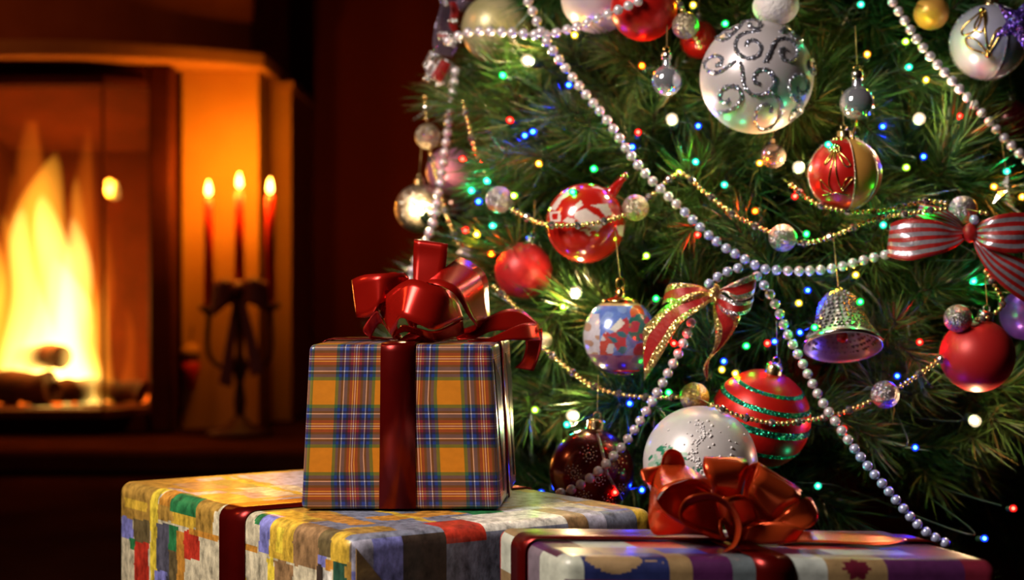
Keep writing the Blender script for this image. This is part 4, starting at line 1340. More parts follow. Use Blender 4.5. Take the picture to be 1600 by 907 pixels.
# ---------------- white ball with snow and a painted sprig
wp = painted('white_print', .36, .15, coat=.25, grain=.06)
rs = random.Random(11)
leaves = []
for k in range(46):
    a = rs.uniform(0, 2 * PI); x, z = -.70 + rs.uniform(-.22, .30), .20 + rs.uniform(-.28, .14)
    leaves.append((x, z, math.cos(a), math.sin(a), rs.uniform(.05, .11)))
for k in range(14):
    a = rs.uniform(0, 2 * PI); x, z = -.18 + rs.uniform(-.10, .10), -.08 + rs.uniform(-.14, .1)
    leaves.append((x, z, math.cos(a), math.sin(a), rs.uniform(.04, .08)))


def f_white(x, z, y):
    if y < .3:
        for lx, lz, ca, sa, ln in leaves:
            u = (x - lx) * ca + (z - lz) * sa; v = -(x - lx) * sa + (z - lz) * ca
            if (u / ln) ** 2 + (v / (ln * .35)) ** 2 < 1: return (.02, .22, .12) if (lx * 37 + lz * 11) % 1 > .35 else (.34, .52, .42)
    return (.62, .59, .60)


t, c, R, d = printed_ball('snowy_bauble', 'large white ball with a green sprig and snow grains behind the front bow', 'bauble', 1094, 724, 89, wp, f_white, cap=None, nu=180, nv=120, d=1.235, off=0, ty=-.1, thread=.02)
mb = MB()
for k in range(150):
    s = rs.random()
    u, v = (-.16 + .10 * math.sin(s * 9) + rs.gauss(0, .035), .82 - 1.0 * s) if k < 105 else (rs.uniform(-.8, .8), rs.uniform(-.1, .8))
    if math.hypot(u, v) > .96: continue
    mb.ball(c + disc(u, v) * (R * 1.003), R * rs.uniform(.012, .030), 6)
o = mb.build('snow_grains', M['snow'], t); o['kind'] = 'stuff'

# ---------------- red ball with green glitter bands
d = D(1188, 655, .0); R = 78 / F * d; c = P(1188, 655, d); reg(1188, 655, 78, d)
t = thing('banded_bauble', 'red ball with tilted green glitter bands behind the white ball', 'bauble', c - Vector((0, 0, R)))
rot = tilt(.25, .22)
mb = MB(); mb.ball(c, R, 64); mb.build('globe', M['satin_red'], t)
for e0, e1 in ((.78, .86), (.42, .52), (-.02, .12), (-.50, -.40), (-.9, -.82)):
    mb = MB()
    mb.lathe([(R * 1.003 * math.cos(e), R * 1.003 * math.sin(e)) for e in (e0, e0 + .01, (e0 + e1) / 2, e1 - .01, e1)], c, 64, rot=rot)
    rr = random.Random(int(e0 * 100))
    for k in range(160):
        a = rr.uniform(0, 2 * PI); e = rr.uniform(e0, e1)
        mb.gem(c + rot @ Vector((math.cos(e) * math.cos(a), math.cos(e) * math.sin(a), math.sin(e))) * R * 1.006, R * rr.uniform(.012, .02))
    mb.build('glitter_band', M['green_glitter'], t, smooth=False)
cap_and_hook(t, c, R, rot, M['gold_cap'], .17)

# ---------------- wine-red jewelled ball behind the boxes
t, c, R, d = bauble('jewelled_bauble', 'dark wine-red ball with bead flowers behind the patchwork box', 'bauble', 924, 737, 66, M['wine'], d=1.335, cap='gold', ty=.1, n=56)
rs = random.Random(3)
for cx_, cy_, rr in ((-.10, .50, .22), (.55, .30, .30), (.10, -.05, .2), (.35, -.62, .22), (-.45, .1, .2), (.62, -.35, .18), (-.2, -.5, .2)):
    mb = MB()
    for k in range(26):
        a = k * .62; q = rr * (.15 + .85 * k / 26)
        u, v = cx_ + q * math.cos(a), cy_ + q * math.sin(a)
        if math.hypot(u, v) < .95: mb.ball(c + disc(u, v) * R * 1.004, R * .022, 6)
    mb.build('bead_flower', M['gold_bead'] if cx_ > .4 else M['silver'], t)
mb = MB(); mb.tube(on_ball(c, R, crom([(.12, .9), (.22, .5), (.30, .1), (.52, -.3), (.66, -.6)], 20), .0008), R * .035, 6); mb.build('silver_cord', M['silver_glitter'], t)

# ---------------- silver bell, tipped so that its mouth shows
d = D(1318, 500, .035); s = d / F
t = thing('bell_ornament', 'silver studded bell hanging with its open mouth towards the viewer', 'bell', P(1318, 566, d))
for bx, by, br in ((1318, 480, 34), (1318, 525, 56)): reg(bx, by, br, d)
rot = tilt(-.46, 0.03); c = P(1317, 540, d)
prof = [(61, -4), (60, 2), (54, 10), (45, 24), (38, 40), (33, 56), (28, 72), (19, 84), (8, 90), (0, 91)]
mb = MB(); mb.lathe([(r * s, z * s) for r, z in prof], c, 48, rot=rot, ends=False)
o = mb.build('bell_body', mat('bell_silver', (0.62, 0.60, 0.60), (0.5, 0.48, 0.48), 60, .3, .55), t)
sd = o.modifiers.new('thickness', 'SOLIDIFY'); sd.thickness = .0012
mb = MB(); rr = random.Random(9)
fine = crom(prof[2:9], 13)
for i, (r, z) in enumerate(fine):
    k = max(6, int(2 * PI * r / 7.6))
    for j in range(k):
        a = 2 * PI * (j + .5 * (i % 2)) / k + rr.uniform(-.05, .05)
        mb.gem(c + rot @ Vector((r * s * math.cos(a), r * s * math.sin(a), z * s)), s * rr.uniform(3.6, 5.6))
o = mb.build('studs', M['silver'], t, smooth=False); o['kind'] = 'stuff'
mb = MB(); mb.lathe([(60 * s, -4 * s), (63 * s, -2 * s), (62.5 * s, 1.5 * s), (60 * s, 2.5 * s)], c, 48, rot=rot, ends=False); mb.build('rim', M['silver'], t)
mb = MB(); mb.tube([c + rot @ Vector((0, 0, z * s)) for z in (80, 20)], s * 2.2, 6); mb.ball(c + rot @ Vector((0, 0, 14 * s)), s * 10, 12); mb.build('clapper', M['gloss_red'], t)
mb = MB(); mb.tube([c + rot @ Vector((5 * s * math.sin(a), 0, 96 * s - 6 * s * math.cos(a))) for a in [2 * PI * k / 10 for k in range(11)]], s * .9, 5); mb.build('hook_loop', M['silver'], t)
mb = MB(); p = c + rot @ Vector((0, 0, 102 * s)); mb.tube([p, p + Vector((0, .02, .05))], .0005, 4); mb.build('hanging_thread', M['thread'], t)

# ---------------- star shapes
def star(label, px, py, rpx, m, off, pts=6, thick=.35, rot=0.0, name='star_ornament', d=None, bumps=True):
    d = d if d is not None else D(px, py, off); R = rpx / F * d; c = P(px, py, d); reg(px, py, rpx * .7, d)
    t = thing(name, label, 'star', c - Vector((0, 0, R)))
    mb = MB(); vs = [c + Vector((0, -R * thick, 0)), c + Vector((0, R * thick, 0))]; fs = []
    for k in range(pts * 2):
        a = rot + PI * k / pts; q = R if k % 2 == 0 else R * .45
        vs.append(c + Vector((q * math.sin(a), 0, q * math.cos(a))))
    for k in range(pts * 2):
        x, y = 2 + k, 2 + (k + 1) % (pts * 2)
        fs += [(0, y, x), (1, x, y)]
    mb.add(vs, fs); mb.build('star_body', m, t, smooth=False)
    if bumps:
        mb = MB(); rr = random.Random(4)
        for k in range(150):
            i = rr.randrange(pts * 2); a = vs[2 + i]; b = vs[2 + (i + 1) % (pts * 2)]; u, v = rr.random(), rr.random()
            if u + v > 1: u, v = 1 - u, 1 - v
            mb.gem(vs[0] + (a - vs[0]) * u + (b - vs[0]) * v, R * rr.uniform(.03, .06))
        o = mb.build('bead_crust', m, t); o['kind'] = 'stuff'
    mb = MB(); mb.tube([c + Vector((0, 0, R * .95)), c + Vector((0, .012, R + .03))], .0005, 4); mb.build('hanging_thread', M['thread'], t)
    return t


star('violet beaded star at the upper right corner over the pale blue ball', 1592, 36, 44, M['purple_glitter'], .085, 5, .3, .4)
star('pale silver star glinting above the striped bow near the right edge', 1572, 298, 30, M['silver'], .01, 5, .28, .15, bumps=False)

# ------------------------------------------------------------------ ribbons tied to the tree
# gold-edged red bow in the centre
d = D(1105, 500, .055)
t = thing('ribbon_bow', 'red bow with gold glitter edges next to the blue printed ball', 'bow', P(1100, 590, d))
for bx, by, br in ((1060, 470, 40), (1110, 470, 45), (1040, 530, 36), (1140, 470, 38), (1135, 520, 28)): reg(bx, by, br, d)
cv = (860, 420, 1567 / 380.0)
mats = [M['bow_red'], M['gold_glitter'], M['silver_glitter']]
GC = [1, 1, 0, 0, 0, 1, 1]; SC_ = [2, 2, 0, 0, 0, 2, 2]
S = lambda A, Bd, **k: strip(A, Bd, mats, t, d0=d, conv=cv, m=7, **k)
S([(1060, 160, .0), (960, 110, -.012), (860, 95, -.016), (775, 95, -.010), (745, 130, -.002), (740, 150, .006)],
  [(1060, 175, .0), (980, 160, -.022), (900, 190, -.028), (830, 235, -.024), (760, 215, -.012), (720, 235, .0)], cols=GC)
S([(1055, 150, -.006), (960, 165, -.020), (830, 200, -.022), (740, 240, -.016), (660, 320, -.010), (602, 385, -.006), (598, 495, -.004)],
  [(1060, 185, -.008), (985, 250, -.032), (880, 320, -.034), (820, 380, -.028), (760, 480, -.022), (690, 600, -.014), (605, 725, -.004)], cols=GC, n=34)
S([(1060, 150, -.004), (1120, 120, -.014), (1200, 80, -.016), (1320, 30, -.008), (1324, 60, .002), (1300, 100, .006)],
  [(1060, 185, -.004), (1120, 150, -.024), (1200, 210, -.028), (1300, 180, -.018), (1318, 110, -.004), (1310, 120, .006)], cols=SC_, wav=.0008)
S([(1060, 165, -.008), (1110, 170, -.026), (1200, 215, -.034), (1300, 200, -.024), (1305, 150, -.012)],
  [(1065, 230, -.008), (1120, 285, -.030), (1200, 305, -.036), (1275, 280, -.028), (1310, 200, -.012)], cols=SC_)
S([(1050, 190, -.006), (1050, 300, -.016), (1062, 420, -.018), (1050, 520, -.012), (1000, 600, -.006), (985, 660, -.004), (1008, 725, .0)],
  [(1075, 180, -.006), (1130, 270, -.026), (1225, 300, -.026), (1190, 390, -.020), (1110, 500, -.012), (1030, 580, -.008), (1012, 720, .0)], cols=GC, n=34)
mb = MB(); k = P(860 + 1058 / cv[2], 420 + 165 / cv[2], d - .012); mb.ball(k, .008, 14, sq=(.8, .8, 1.25)); mb.build('bow_knot', M['gold_glitter'], t)
mb = MB(); mb.tube([k, k + Vector((.01, .05, .02))], .0008, 5); mb.build('tie_wire', M['gold'], t)

# red and silver striped bow at the right
d = D(1500, 380, .05)
t = thing('ribbon_bow', 'wide bow of red and silver striped ribbon at the right edge', 'bow', P(1515, 470, d))
for bx, by, br in ((1425, 370, 36), (1470, 365, 40), (1560, 360, 45), (1580, 420, 40)): reg(bx, by, br, d)
cv = (1280, 250, 1075 / 320.0)
mats = [M['bow_red'], M['bow_silver'], M['silver_glitter']]
ST = [0, 1, 0, 1, 0, 1, 0, 1, 0]
S = lambda A, Bd, **k: strip(A, Bd, mats, t, d0=d, conv=cv, m=9, cols=ST, **k)
S([(785, 372, .0), (700, 350, -.012), (620, 320, -.018), (520, 310, -.016), (440, 312, -.010), (386, 330, -.002), (384, 334, .006), (500, 300, .012)],
  [(785, 395, .0), (730, 450, -.016), (650, 490, -.026), (560, 512, -.026), (460, 530, -.020), (366, 512, -.006), (366, 505, .006), (500, 480, .014)], n=36, wav=.0012)
S([(775, 372, .004), (720, 300, -.002), (640, 250, -.004), (560, 235, .0), (530, 232, .006)], [(780, 385, .002), (700, 350, -.004), (620, 330, -.008), (540, 310, -.006), (505, 300, .0)], wav=.0008)
S([(800, 372, .0), (860, 320, -.014), (940, 290, -.022), (1040, 276, -.022), (1150, 290, -.014), (1220, 310, .0)],
  [(800, 395, .0), (850, 450, -.018), (930, 480, -.028), (1040, 490, -.030), (1150, 470, -.020), (1220, 450, .0)], n=30, wav=.0012)
S([(800, 388, -.004), (880, 440, -.014), (960, 480, -.020), (1060, 520, -.022), (1200, 590, -.016)],
  [(808, 400, -.004), (820, 470, -.014), (880, 580, -.020), (980, 680, -.022), (1110, 770, -.016)], n=28, wav=.0008)
k = P(1280 + 792 / cv[2], 250 + 383 / cv[2], d - .006)
mb = MB(); mb.ball(k, .008, 14, sq=(.9, .8, 1.2)); mb.build('bow_knot', M['bow_red'], t)
mb = MB(); mb.ball(k + Vector((.002, -.006, .012)), .0048, 10); mb.build('knot_bead', M['pearl_blue'], t)
mb = MB(); mb.tube([k, k + Vector((.0, .05, .015))], .0008, 5); mb.build('tie_wire', M['gold'], t)

# sheer ribbon with sequins at the upper left
d = 1.70
t = thing('sequin_ribbon', 'sheer lilac ribbon with red and white sequin stripes at the upper left', 'ribbon', P(690, 130, d))
for bx, by, br in ((690, 20, 26), (688, 70, 26), (692, 112, 28)): reg(bx, by, br, d)
cv = (640, 0, 1425 / 220.0)
S = lambda A, Bd, mm, **k: strip(A, Bd, mm, t, d0=d, conv=cv, **k)
S([(330, -120, .0), (320, 20, .0), (290, 150, -.004), (250, 300, -.004), (235, 440, .0), (260, 560, .006)],
  [(520, -120, .01), (470, 20, .012), (440, 180, .01), (480, 330, .01), (500, 440, .012), (420, 580, .014)], M['organza'], n=24, name='ribbon_loop')
S([(520, -60, .004), (560, 0, .0), (700, 10, .004), (800, -10, .010)], [(430, 60, .01), (520, 120, .01), (700, 60, .014), (820, 30, .02)], M['organza'], name='ribbon_loop')
sm = [M['silver_glitter'], M['bow_red']]
S([(280, 330, -.008), (380, 320, -.010), (490, 350, -.006)], [(290, 390, -.008), (400, 420, -.010), (480, 440, -.006)], sm, m=3, cols=[0, 1, 0], name='sequin_stripe')
S([(205, 515, -.006), (300, 560, -.014), (340, 590, -.014), (430, 630, -.012), (520, 720, -.004)], [(130, 660, -.004), (180, 740, -.010), (230, 800, -.012), (320, 850, -.010), (440, 905, -.002)], sm, m=9, name='sequin_stripe',
  cols=[0] * 9)
S([(325, 600, -.020), (380, 625, -.020), (420, 650, -.018)], [(215, 770, -.018), (270, 810, -.018), (320, 840, -.016)], sm[1:], name='red_patch')
S([(400, 20, -.006), (420, 120, -.008), (400, 250, -.008), (440, 330, -.004)], [(470, 20, -.004), (500, 120, -.006), (480, 240, -.006), (500, 330, -.002)], sm[1:], name='red_patch')
mb = MB(); rr = random.Random(8)
for k in range(70):
    q = rr.choice(((360, 30), (440, 210), (430, 380), (180, 640), (250, 560), (190, 800), (300, 860), (470, 890), (480, 440)))
    x, y = 640 + (q[0] + rr.gauss(0, 26)) / cv[2], (q[1] + rr.gauss(0, 22)) / cv[2]
    mb.ball(P(x, y, d - .02), rr.uniform(.0012, .0028), 6)
o = mb.build('sequins', M['silver'], t); o['kind'] = 'stuff'
mb = MB(); mb.tube([P(705, -10, d), P(705, -60, d + .03)], .0008, 5); mb.build('tie_wire', M['gold'], t)

# ------------------------------------------------------------------ strands
def resample(pts, step_px):
    a = crom(pts, 40 * len(pts))
    out = [a[0]]; acc = 0
    for i in range(1, len(a)):
        seg = math.hypot(a[i][0] - a[i - 1][0], a[i][1] - a[i - 1][1])
        acc += seg
        if acc >= step_px:
            out.append(a[i]); acc -= step_px
    return out


def depths(pts, off, dfix, rm):
    ds = [dfix if dfix else D(x, y, off) for x, y in pts]
    for _ in range(3):
        ds = [sum(ds[max(0, i - 3):i + 4]) / len(ds[max(0, i - 3):i + 4]) for i in range(len(ds))]
    ds = [clear(x, y, dd, rm) for (x, y), dd in zip(pts, ds)]
    low = [min(ds[max(0, i - 2):i + 3]) for i in range(len(ds))]
    sm = [sum(low[max(0, i - 2):i + 3]) / len(low[max(0, i - 2):i + 3]) for i in range(len(ds))]
    return [min(a, b) for a, b in zip(sm, ds)]


mbp = MB(); mbp.ball((0, 0, 0), 1.0, 16); pearl_src = mbp.build('pearl', M['pearl'])
pearl_me = pearl_src.data; bpy.data.objects.remove(pearl_src)
pearl_blue_me = pearl_me.copy(); pearl_blue_me.materials[0] = M['pearl_blue']


def pearls(label, pts, off=.030, rpx=8.0, pitch=17.2, dfix=None, blue=None):
    q = [(a[0], a[1]) for a in resample(pts, pitch)]
    ds = depths(q, off, dfix, rpx / F * 1.35)
    w = [P(x, y, dd) for (x, y), dd in zip(q, ds)]
    t = thing('pearl_strand', label, 'bead strand', w[-1], 'pearl strands on the tree')
    mb = MB(); mb.tube(w, .0009, 5); mb.build('cord', M['string'], t)
    for (x, y), p, dd in zip(q, w, ds):
        inst('pearl', pearl_blue_me if blue and blue(x, y) else pearl_me, p, t, scale=rpx / F * dd)
    return t


pearls('long pearl strand running from the top left down to the gold-edged bow', [(818, -14), (836, 26), (851, 60), (900, 128), (950, 190), (1000, 262), (1060, 322), (1120, 378), (1182, 416)], blue=lambda x, y: x > 1065)
pearls('pearl strand sagging from the knot to the striped bow', [(1196, 421), (1245, 424), (1300, 420), (1345, 408), (1390, 397)], blue=lambda x, y: x < 1225)
pearls('nearly level pearl strand crossing at the top left', [(700, 64), (735, 50), (790, 50), (852, 54), (905, 40), (955, 20), (1012, -4)])
pearls('pearl strand hanging down the left edge of the tree', [(712, 112), (704, 170), (697, 225), (690, 270), (682, 320), (676, 352), (662, 385), (648, 412), (640, 440)], dfix=1.66, pitch=16)
pearls('pearl strand slanting down at the upper right corner', [(1385, -12), (1412, 30), (1440, 72), (1480, 118), (1530, 172), (1575, 222), (1612, 258)])
pearls('pearl strand falling from the knot to the violet box', [(1183, 432), (1200, 455), (1216, 486), (1232, 525), (1256, 572), (1280, 620), (1306, 660), (1345, 715), (1390, 770), (1440, 826), (1482, 852)], blue=lambda x, y: y > 690 or y < 460)
pearls('pearl strand curving down across the wine-red ball', [(1080, 505), (1064, 545), (1040, 590), (1012, 640), (980, 688), (940, 732), (900, 762), (862, 775)], blue=lambda x, y: y > 740, off=.04)
pearls('short run of blue pearls left of the knot', [(1108, 444), (1130, 428), (1158, 418)], off=.035, blue=lambda x, y: True)

mbp = MB(); mbp.ball((0, 0, 0), 1.0, 8); x_ = mbp.build('bead', M['gold_bead']); bead_me = x_.data; bpy.data.objects.remove(x_)
mbp = MB(); mbp.ball((0, 0, 0), 1.0, 8, h=6); x_ = mbp.build('faceted_bead', M['glass_bead'], smooth=False); facet_me = x_.data; bpy.data.objects.remove(x_)
mbp = MB(); mbp.ball((0, 0, 0), 1.0, 28)
x_ = mbp.build('glitter_ball', M['silver_glitter']); gb_silver = x_.data; bpy.data.objects.remove(x_)
# glitter textures live in object space: small balls are scaled copies, so their flakes get their own scale
for nm, c1, c2 in (('silver', (0.20, 0.18, 0.20), (0.75, 0.70, 0.72)), ('champagne', (0.30, 0.24, 0.15), (0.80, 0.70, 0.52)), ('gold', (0.28, 0.18, 0.04), (0.90, 0.66, 0.24))):
    M['ball_' + nm] = glitter('ball_' + nm, c1, c2, 24, rough=.36, tilt=.7, metal=.9)
gb_silver.materials[0] = M['ball_silver']
gb_champ = gb_silver.copy(); gb_champ.materials[0] = M['ball_champagne']
gb_gold = gb_silver.copy(); gb_gold.materials[0] = M['ball_gold']


def beads(label, pts, balls=(), off=.022, dfix=None, pitch=8.2):
    """Gold bead chain; balls = (px, py, radius px, mesh) strung on it."""
    info = []
    for bx, by, br, me in balls:
        dd = dfix if dfix else D(bx, by, off)
        info.append((bx, by, br, me, dd))
    q = [(a[0], a[1]) for a in resample(pts, pitch)]
    ds = depths(q, off, dfix, .004)
    w = [P(x, y, dd) for (x, y), dd in zip(q, ds)]
    t = thing('bead_chain', label, 'bead chain', w[-1], 'gold bead chains on the tree')
    mb = MB(); mb.tube(w, .0005, 4); mb.build('cord', M['thread'], t)
    for bx, by, br, me, dd in info:
        i = min(range(len(q)), key=lambda k: math.hypot(q[k][0] - bx, q[k][1] - by))
        dd = min(dd, ds[i])
        inst('glitter_ball', me, P(bx, by, dd), t, scale=br / F * dd, rot=(bx % 3, by % 3, 0))
        reg(bx, by, br, dd)
    for i, ((x, y), p, dd) in enumerate(zip(q, w, ds)):
        if any(math.hypot(x - b[0], y - b[1]) < b[2] * 1.0 for b in info): continue
        if i % 5 == 2: inst('faceted_bead', facet_me, p, t, scale=6.9 / F * dd, rot=(i * .7, i * .3, 0))
        else: inst('bead', bead_me, p, t, scale=4.2 / F * dd)
    return t


beads('longest bead chain, from the red printed ball over the pearls to the striped bow', [(772, 312), (800, 328), (850, 350), (905, 352), (960, 342), (993, 325), (1020, 304), (1062, 272), (1100, 300), (1150, 338), (1223, 372), (1260, 380), (1310, 366), (1360, 345), (1420, 334), (1484, 326)],
      [(780, 312, 21, gb_silver), (993, 325, 21, gb_champ), (1223, 372, 22, gb_silver)])
beads('bead chain looping under the red and gold panelled ball', [(1236, 290), (1270, 316), (1305, 327), (1350, 332), (1400, 326), (1450, 315), (1505, 326), (1545, 334)], [(1505, 328, 22, gb_silver)])
beads('bead chain sweeping below the printed ball and over the banded ball', [(850, 545), (880, 570), (920, 600), (965, 616), (1020, 622), (1085, 622), (1115, 634), (1160, 652), (1215, 662), (1270, 656), (1320, 644), (1383, 617), (1420, 596), (1475, 558)],
      [(1085, 621, 23, gb_gold), (1383, 617, 22, gb_silver)])
beads('bead chain hanging at the outer left edge with one champagne ball', [(664, 152), (667, 190), (668, 213), (674, 245), (686, 290), (698, 335), (716, 380), (730, 402)], [(668, 213, 20, gb_champ), (730, 402, 18, gb_silver)], dfix=1.66)
beads('bead chain falling left of the red printed ball', [(724, 160), (732, 195), (744, 240), (758, 270), (768, 296)], dfix=1.60)
beads('bead chain from the tartan bow to the red ball', [(772, 448), (800, 475), (830, 510), (850, 535)], [(850, 532, 13, gb_champ)], dfix=1.42)
beads('bead chain dropping from the striped bow towards the matte red ball', [(1540, 425), (1556, 450), (1566, 476), (1545, 496), (1520, 500), (1497, 498)], [(1497, 498, 22, gb_silver)])
beads('bead chain from the small ball at the top down behind the scroll ball', [(1055, -6), (1068, 20), (1072, 42), (1088, 62), (1096, 80)], [(1071, 40, 21, gb_champ)], off=.03)

# ------------------------------------------------------------------ fairy lights
mb = MB(); mb.lathe([(0, -1.1), (.55, -.95), (.95, -.3), (.95, .4), (.5, 1.0), (0, 1.25)], n=10)
x_ = mb.build('bulb', M['wire']); bulb_me = x_.data; bpy.data.objects.remove(x_)
mb = MB(); mb.lathe([(0, -2.6), (.75, -2.5), (.8, -1.0), (.7, -.7), (0, -.7)], n=8)
x_ = mb.build('socket', M['socket']); sock_me = x_.data; bpy.data.objects.remove(x_)
LC = {'r': (1.0, 0.020, 0.014), 'o': (1.0, 0.16, 0.01), 'a': (1.0, 0.40, 0.03), 'y': (1.0, 0.66, 0.05), 'l': (0.55, 1.0, 0.06), 'g': (0.02, 1.0, 0.12), 't': (0.03, 0.9, 0.50), 'b': (0.015, 0.06, 1.0), 'w': (1.0, 0.78, 0.50)}
LS = {'r': 800, 'o': 650, 'a': 600, 'y': 500, 'l': 480, 'g': 650, 't': 550, 'b': 1100, 'w': 2600}
CN = {'r': 'red', 'o': 'orange', 'a': 'amber', 'y': 'yellow', 'l': 'lime', 'g': 'green', 't': 'teal', 'b': 'blue', 'w': 'warm_white'}


def shell_mat(name, c):
    """Lit plastic shell: lets the core through and glows faintly in its own colour."""
    m, nt, b = nodes(name)
    nt.nodes.remove(b)
    t = N(nt, 'ShaderNodeBsdfTransparent'); t.inputs['Color'].default_value = rgba([x ** .6 for x in c])
    e = N(nt, 'ShaderNodeEmission'); e.inputs['Color'].default_value = rgba(c)
    no = N(nt, 'ShaderNodeTexNoise', Scale=2.0)
    mr = N(nt, 'ShaderNodeMapRange'); mr.inputs['To Min'].default_value = 1.3; mr.inputs['To Max'].default_value = 1.9
    nt.links.new(no.outputs['Fac'], mr.inputs['Value']); nt.links.new(mr.outputs['Result'], e.inputs['Strength'])
    mx = N(nt, 'ShaderNodeMixShader'); mx.inputs[0].default_value = 0.5
    nt.links.new(t.outputs[0], mx.inputs[1]); nt.links.new(e.outputs[0], mx.inputs[2])
    nt.links.new(mx.outputs[0], nt.nodes['Material Output'].inputs['Surface'])
    return m


bm_ = {}; cm_ = {}
mb = MB(); mb.ball((0, 0, .1), .48, 8)
x_ = mb.build('core', M['wire']); core_me = x_.data; bpy.data.objects.remove(x_)
for k in LC:
    bm_[k] = bulb_me.copy(); bm_[k].materials[0] = shell_mat('shell_' + CN[k], LC[k])
    cm_[k] = core_me.copy(); cm_[k].materials[0] = glow('core_' + CN[k], LC[k], LS[k])


def light_string(label, spots, rpx, off):
    order = sorted(spots, key=lambda s: (round(s[1] / 130.0), s[0] if int(round(s[1] / 130.0)) % 2 == 0 else -s[0]))
    pos = []
    for x, y, c in order:
        dd = clear(x, y, D(x, y, off), rpx / F * 1.3)
        pos.append((P(x, y, dd), c, dd))
    t = thing('fairy_lights', label, 'string lights', pos[0][0])
    rr = random.Random(2)
    path = []
    ax = Vector((TX, TY, 0))
    for i, (p, c, dd) in enumerate(pos):
        inward = (Vector((TX, TY, p.z)) - p).normalized()
        path.append(p + inward * .016)
        if i < len(pos) - 1:
            mid = (p + pos[i + 1][0]) / 2
            iw = (Vector((TX, TY, mid.z)) - mid).normalized()
            path.append(mid + iw * .13 + Vector((0, 0, rr.uniform(-.02, .02))))
    w = [Vector(v) for v in crom([tuple(p) for p in path], len(path) * 8)]
    mb = MB(); mb.tube(w, .0009, 5); mb.build('cable', M['wire'], t)
    for p, c, dd in pos:
        out = (p - Vector((TX, TY, p.z))).normalized() + Vector((rr.uniform(-.5, .5), 0, rr.uniform(-.2, .7)))
        q = out.to_track_quat('Z', 'Y').to_euler()
        s = rpx / F * dd
        o = inst('bulb', bm_[c], p, t, rot=q, scale=s)
        k = bpy.data.objects.new('core', cm_[c]); k.parent = o; COL.objects.link(k)
        if c == 'w': reg(*pix(p)[:2], 9, dd)
        inst('socket', sock_me, p, t, rot=q, scale=s)
    return t


col_spots = [(786, 118, 'g'), (833, 206, 'b'), (797, 188, 'r'), (820, 212, 'b'), (723, 249, 'r'), (842, 256, 'a'), (928, 264, 'g'), (737, 298, 't'), (761, 283, 't'), (748, 315, 'b'), (803, 306, 'l'), (745, 367, 'y'),
             (770, 353, 't'), (768, 397, 'o'), (728, 360, 'r'), (889, 133, 'b'), (898, 55, 'y'), (997, 207, 'r'), (1003, 103, 'o'), (988, 230, 'b'), (1091, 197, 'b'), (1087, 253, 't'), (1132, 289, 't'), (1133, 37, 'g'), (1083, 8, 'y'),
             (1061, 270, 'l'), (1010, 400, 'l'), (1090, 367, 'r'), (1025, 467, 'g'), (1187, 255, 'a'), (1345, 7, 't'), (1294, 226, 't'), (1242, 307, 'r'), (1260, 366, 'g'), (1380, 352, 't'), (1337, 430, 'y'), (1344, 472, 'g'),
             (1250, 520, 'b'), (1273, 512, 'g'), (1248, 474, 'y'), (1262, 454, 'b'), (1199, 537, 'r'), (1210, 534, 'b'), (1166, 541, 'g'), (1131, 565, 'b'), (1128, 578, 'y'), (1149, 584, 'y'), (1053, 537, 'r'), (1045, 614, 'g'),
             (984, 631, 'b'), (846, 771, 'b'), (961, 770, 'r'), (1003, 766, 'b'), (1278, 760, 't'), (1437, 535, 'r'), (1402, 588, 'b'), (1521, 440, 't'), (1543, 402, 'r'), (1447, 125, 'y'), (1416, 262, 'l'), (1443, 245, 'b'), (1379, 198, 'b'),
             (1500, 182, 'r'), (1420, 105, 't'), (1415, 65, 'l'), (1553, 292, 'a'), (1597, 308, 'a'), (1573, 268, 't'), (1583, 795, 'r'), (1538, 842, 'b'), (1318, 671, 'r'), (836, 641, 'l'), (886, 664, 't'), (1535, 497, 'g'),
             (1355, 85, 'a'), (895, 300, 'g'), (1448, 330, 'g'), (760, 590, 'b'), (1430, 700, 'b'), (1180, 330, 'o'), (880, 480, 'l')]
light_string('string of small coloured fairy lights wound over the whole tree', col_spots, 6.0, .010)
light_string('string of larger warm white fairy lights on the tree', [(825, 95, 'w'), (1050, 187, 'w'), (1436, 186, 'w'), (1248, 262, 'w'), (655, 328, 'w'), (900, 457, 'w'), (895, 650, 'w'), (1523, 658, 'w')], 10.0, .006)

# ------------------------------------------------------------------ the tree itself
tree = thing('christmas_tree', 'dark green long-needled fir tree filling the right half', 'christmas tree', (TX, TY, 0))
mb = MB()
mb.tube([(TX, TY, 0.0), (TX + .004, TY, .3), (TX - .003, TY, .8), (TX, TY, 1.3), (TX, TY, 1.75)], [.034, .030, .022, .014, .004], 14)
mb.build('trunk', M['bark'], tree)


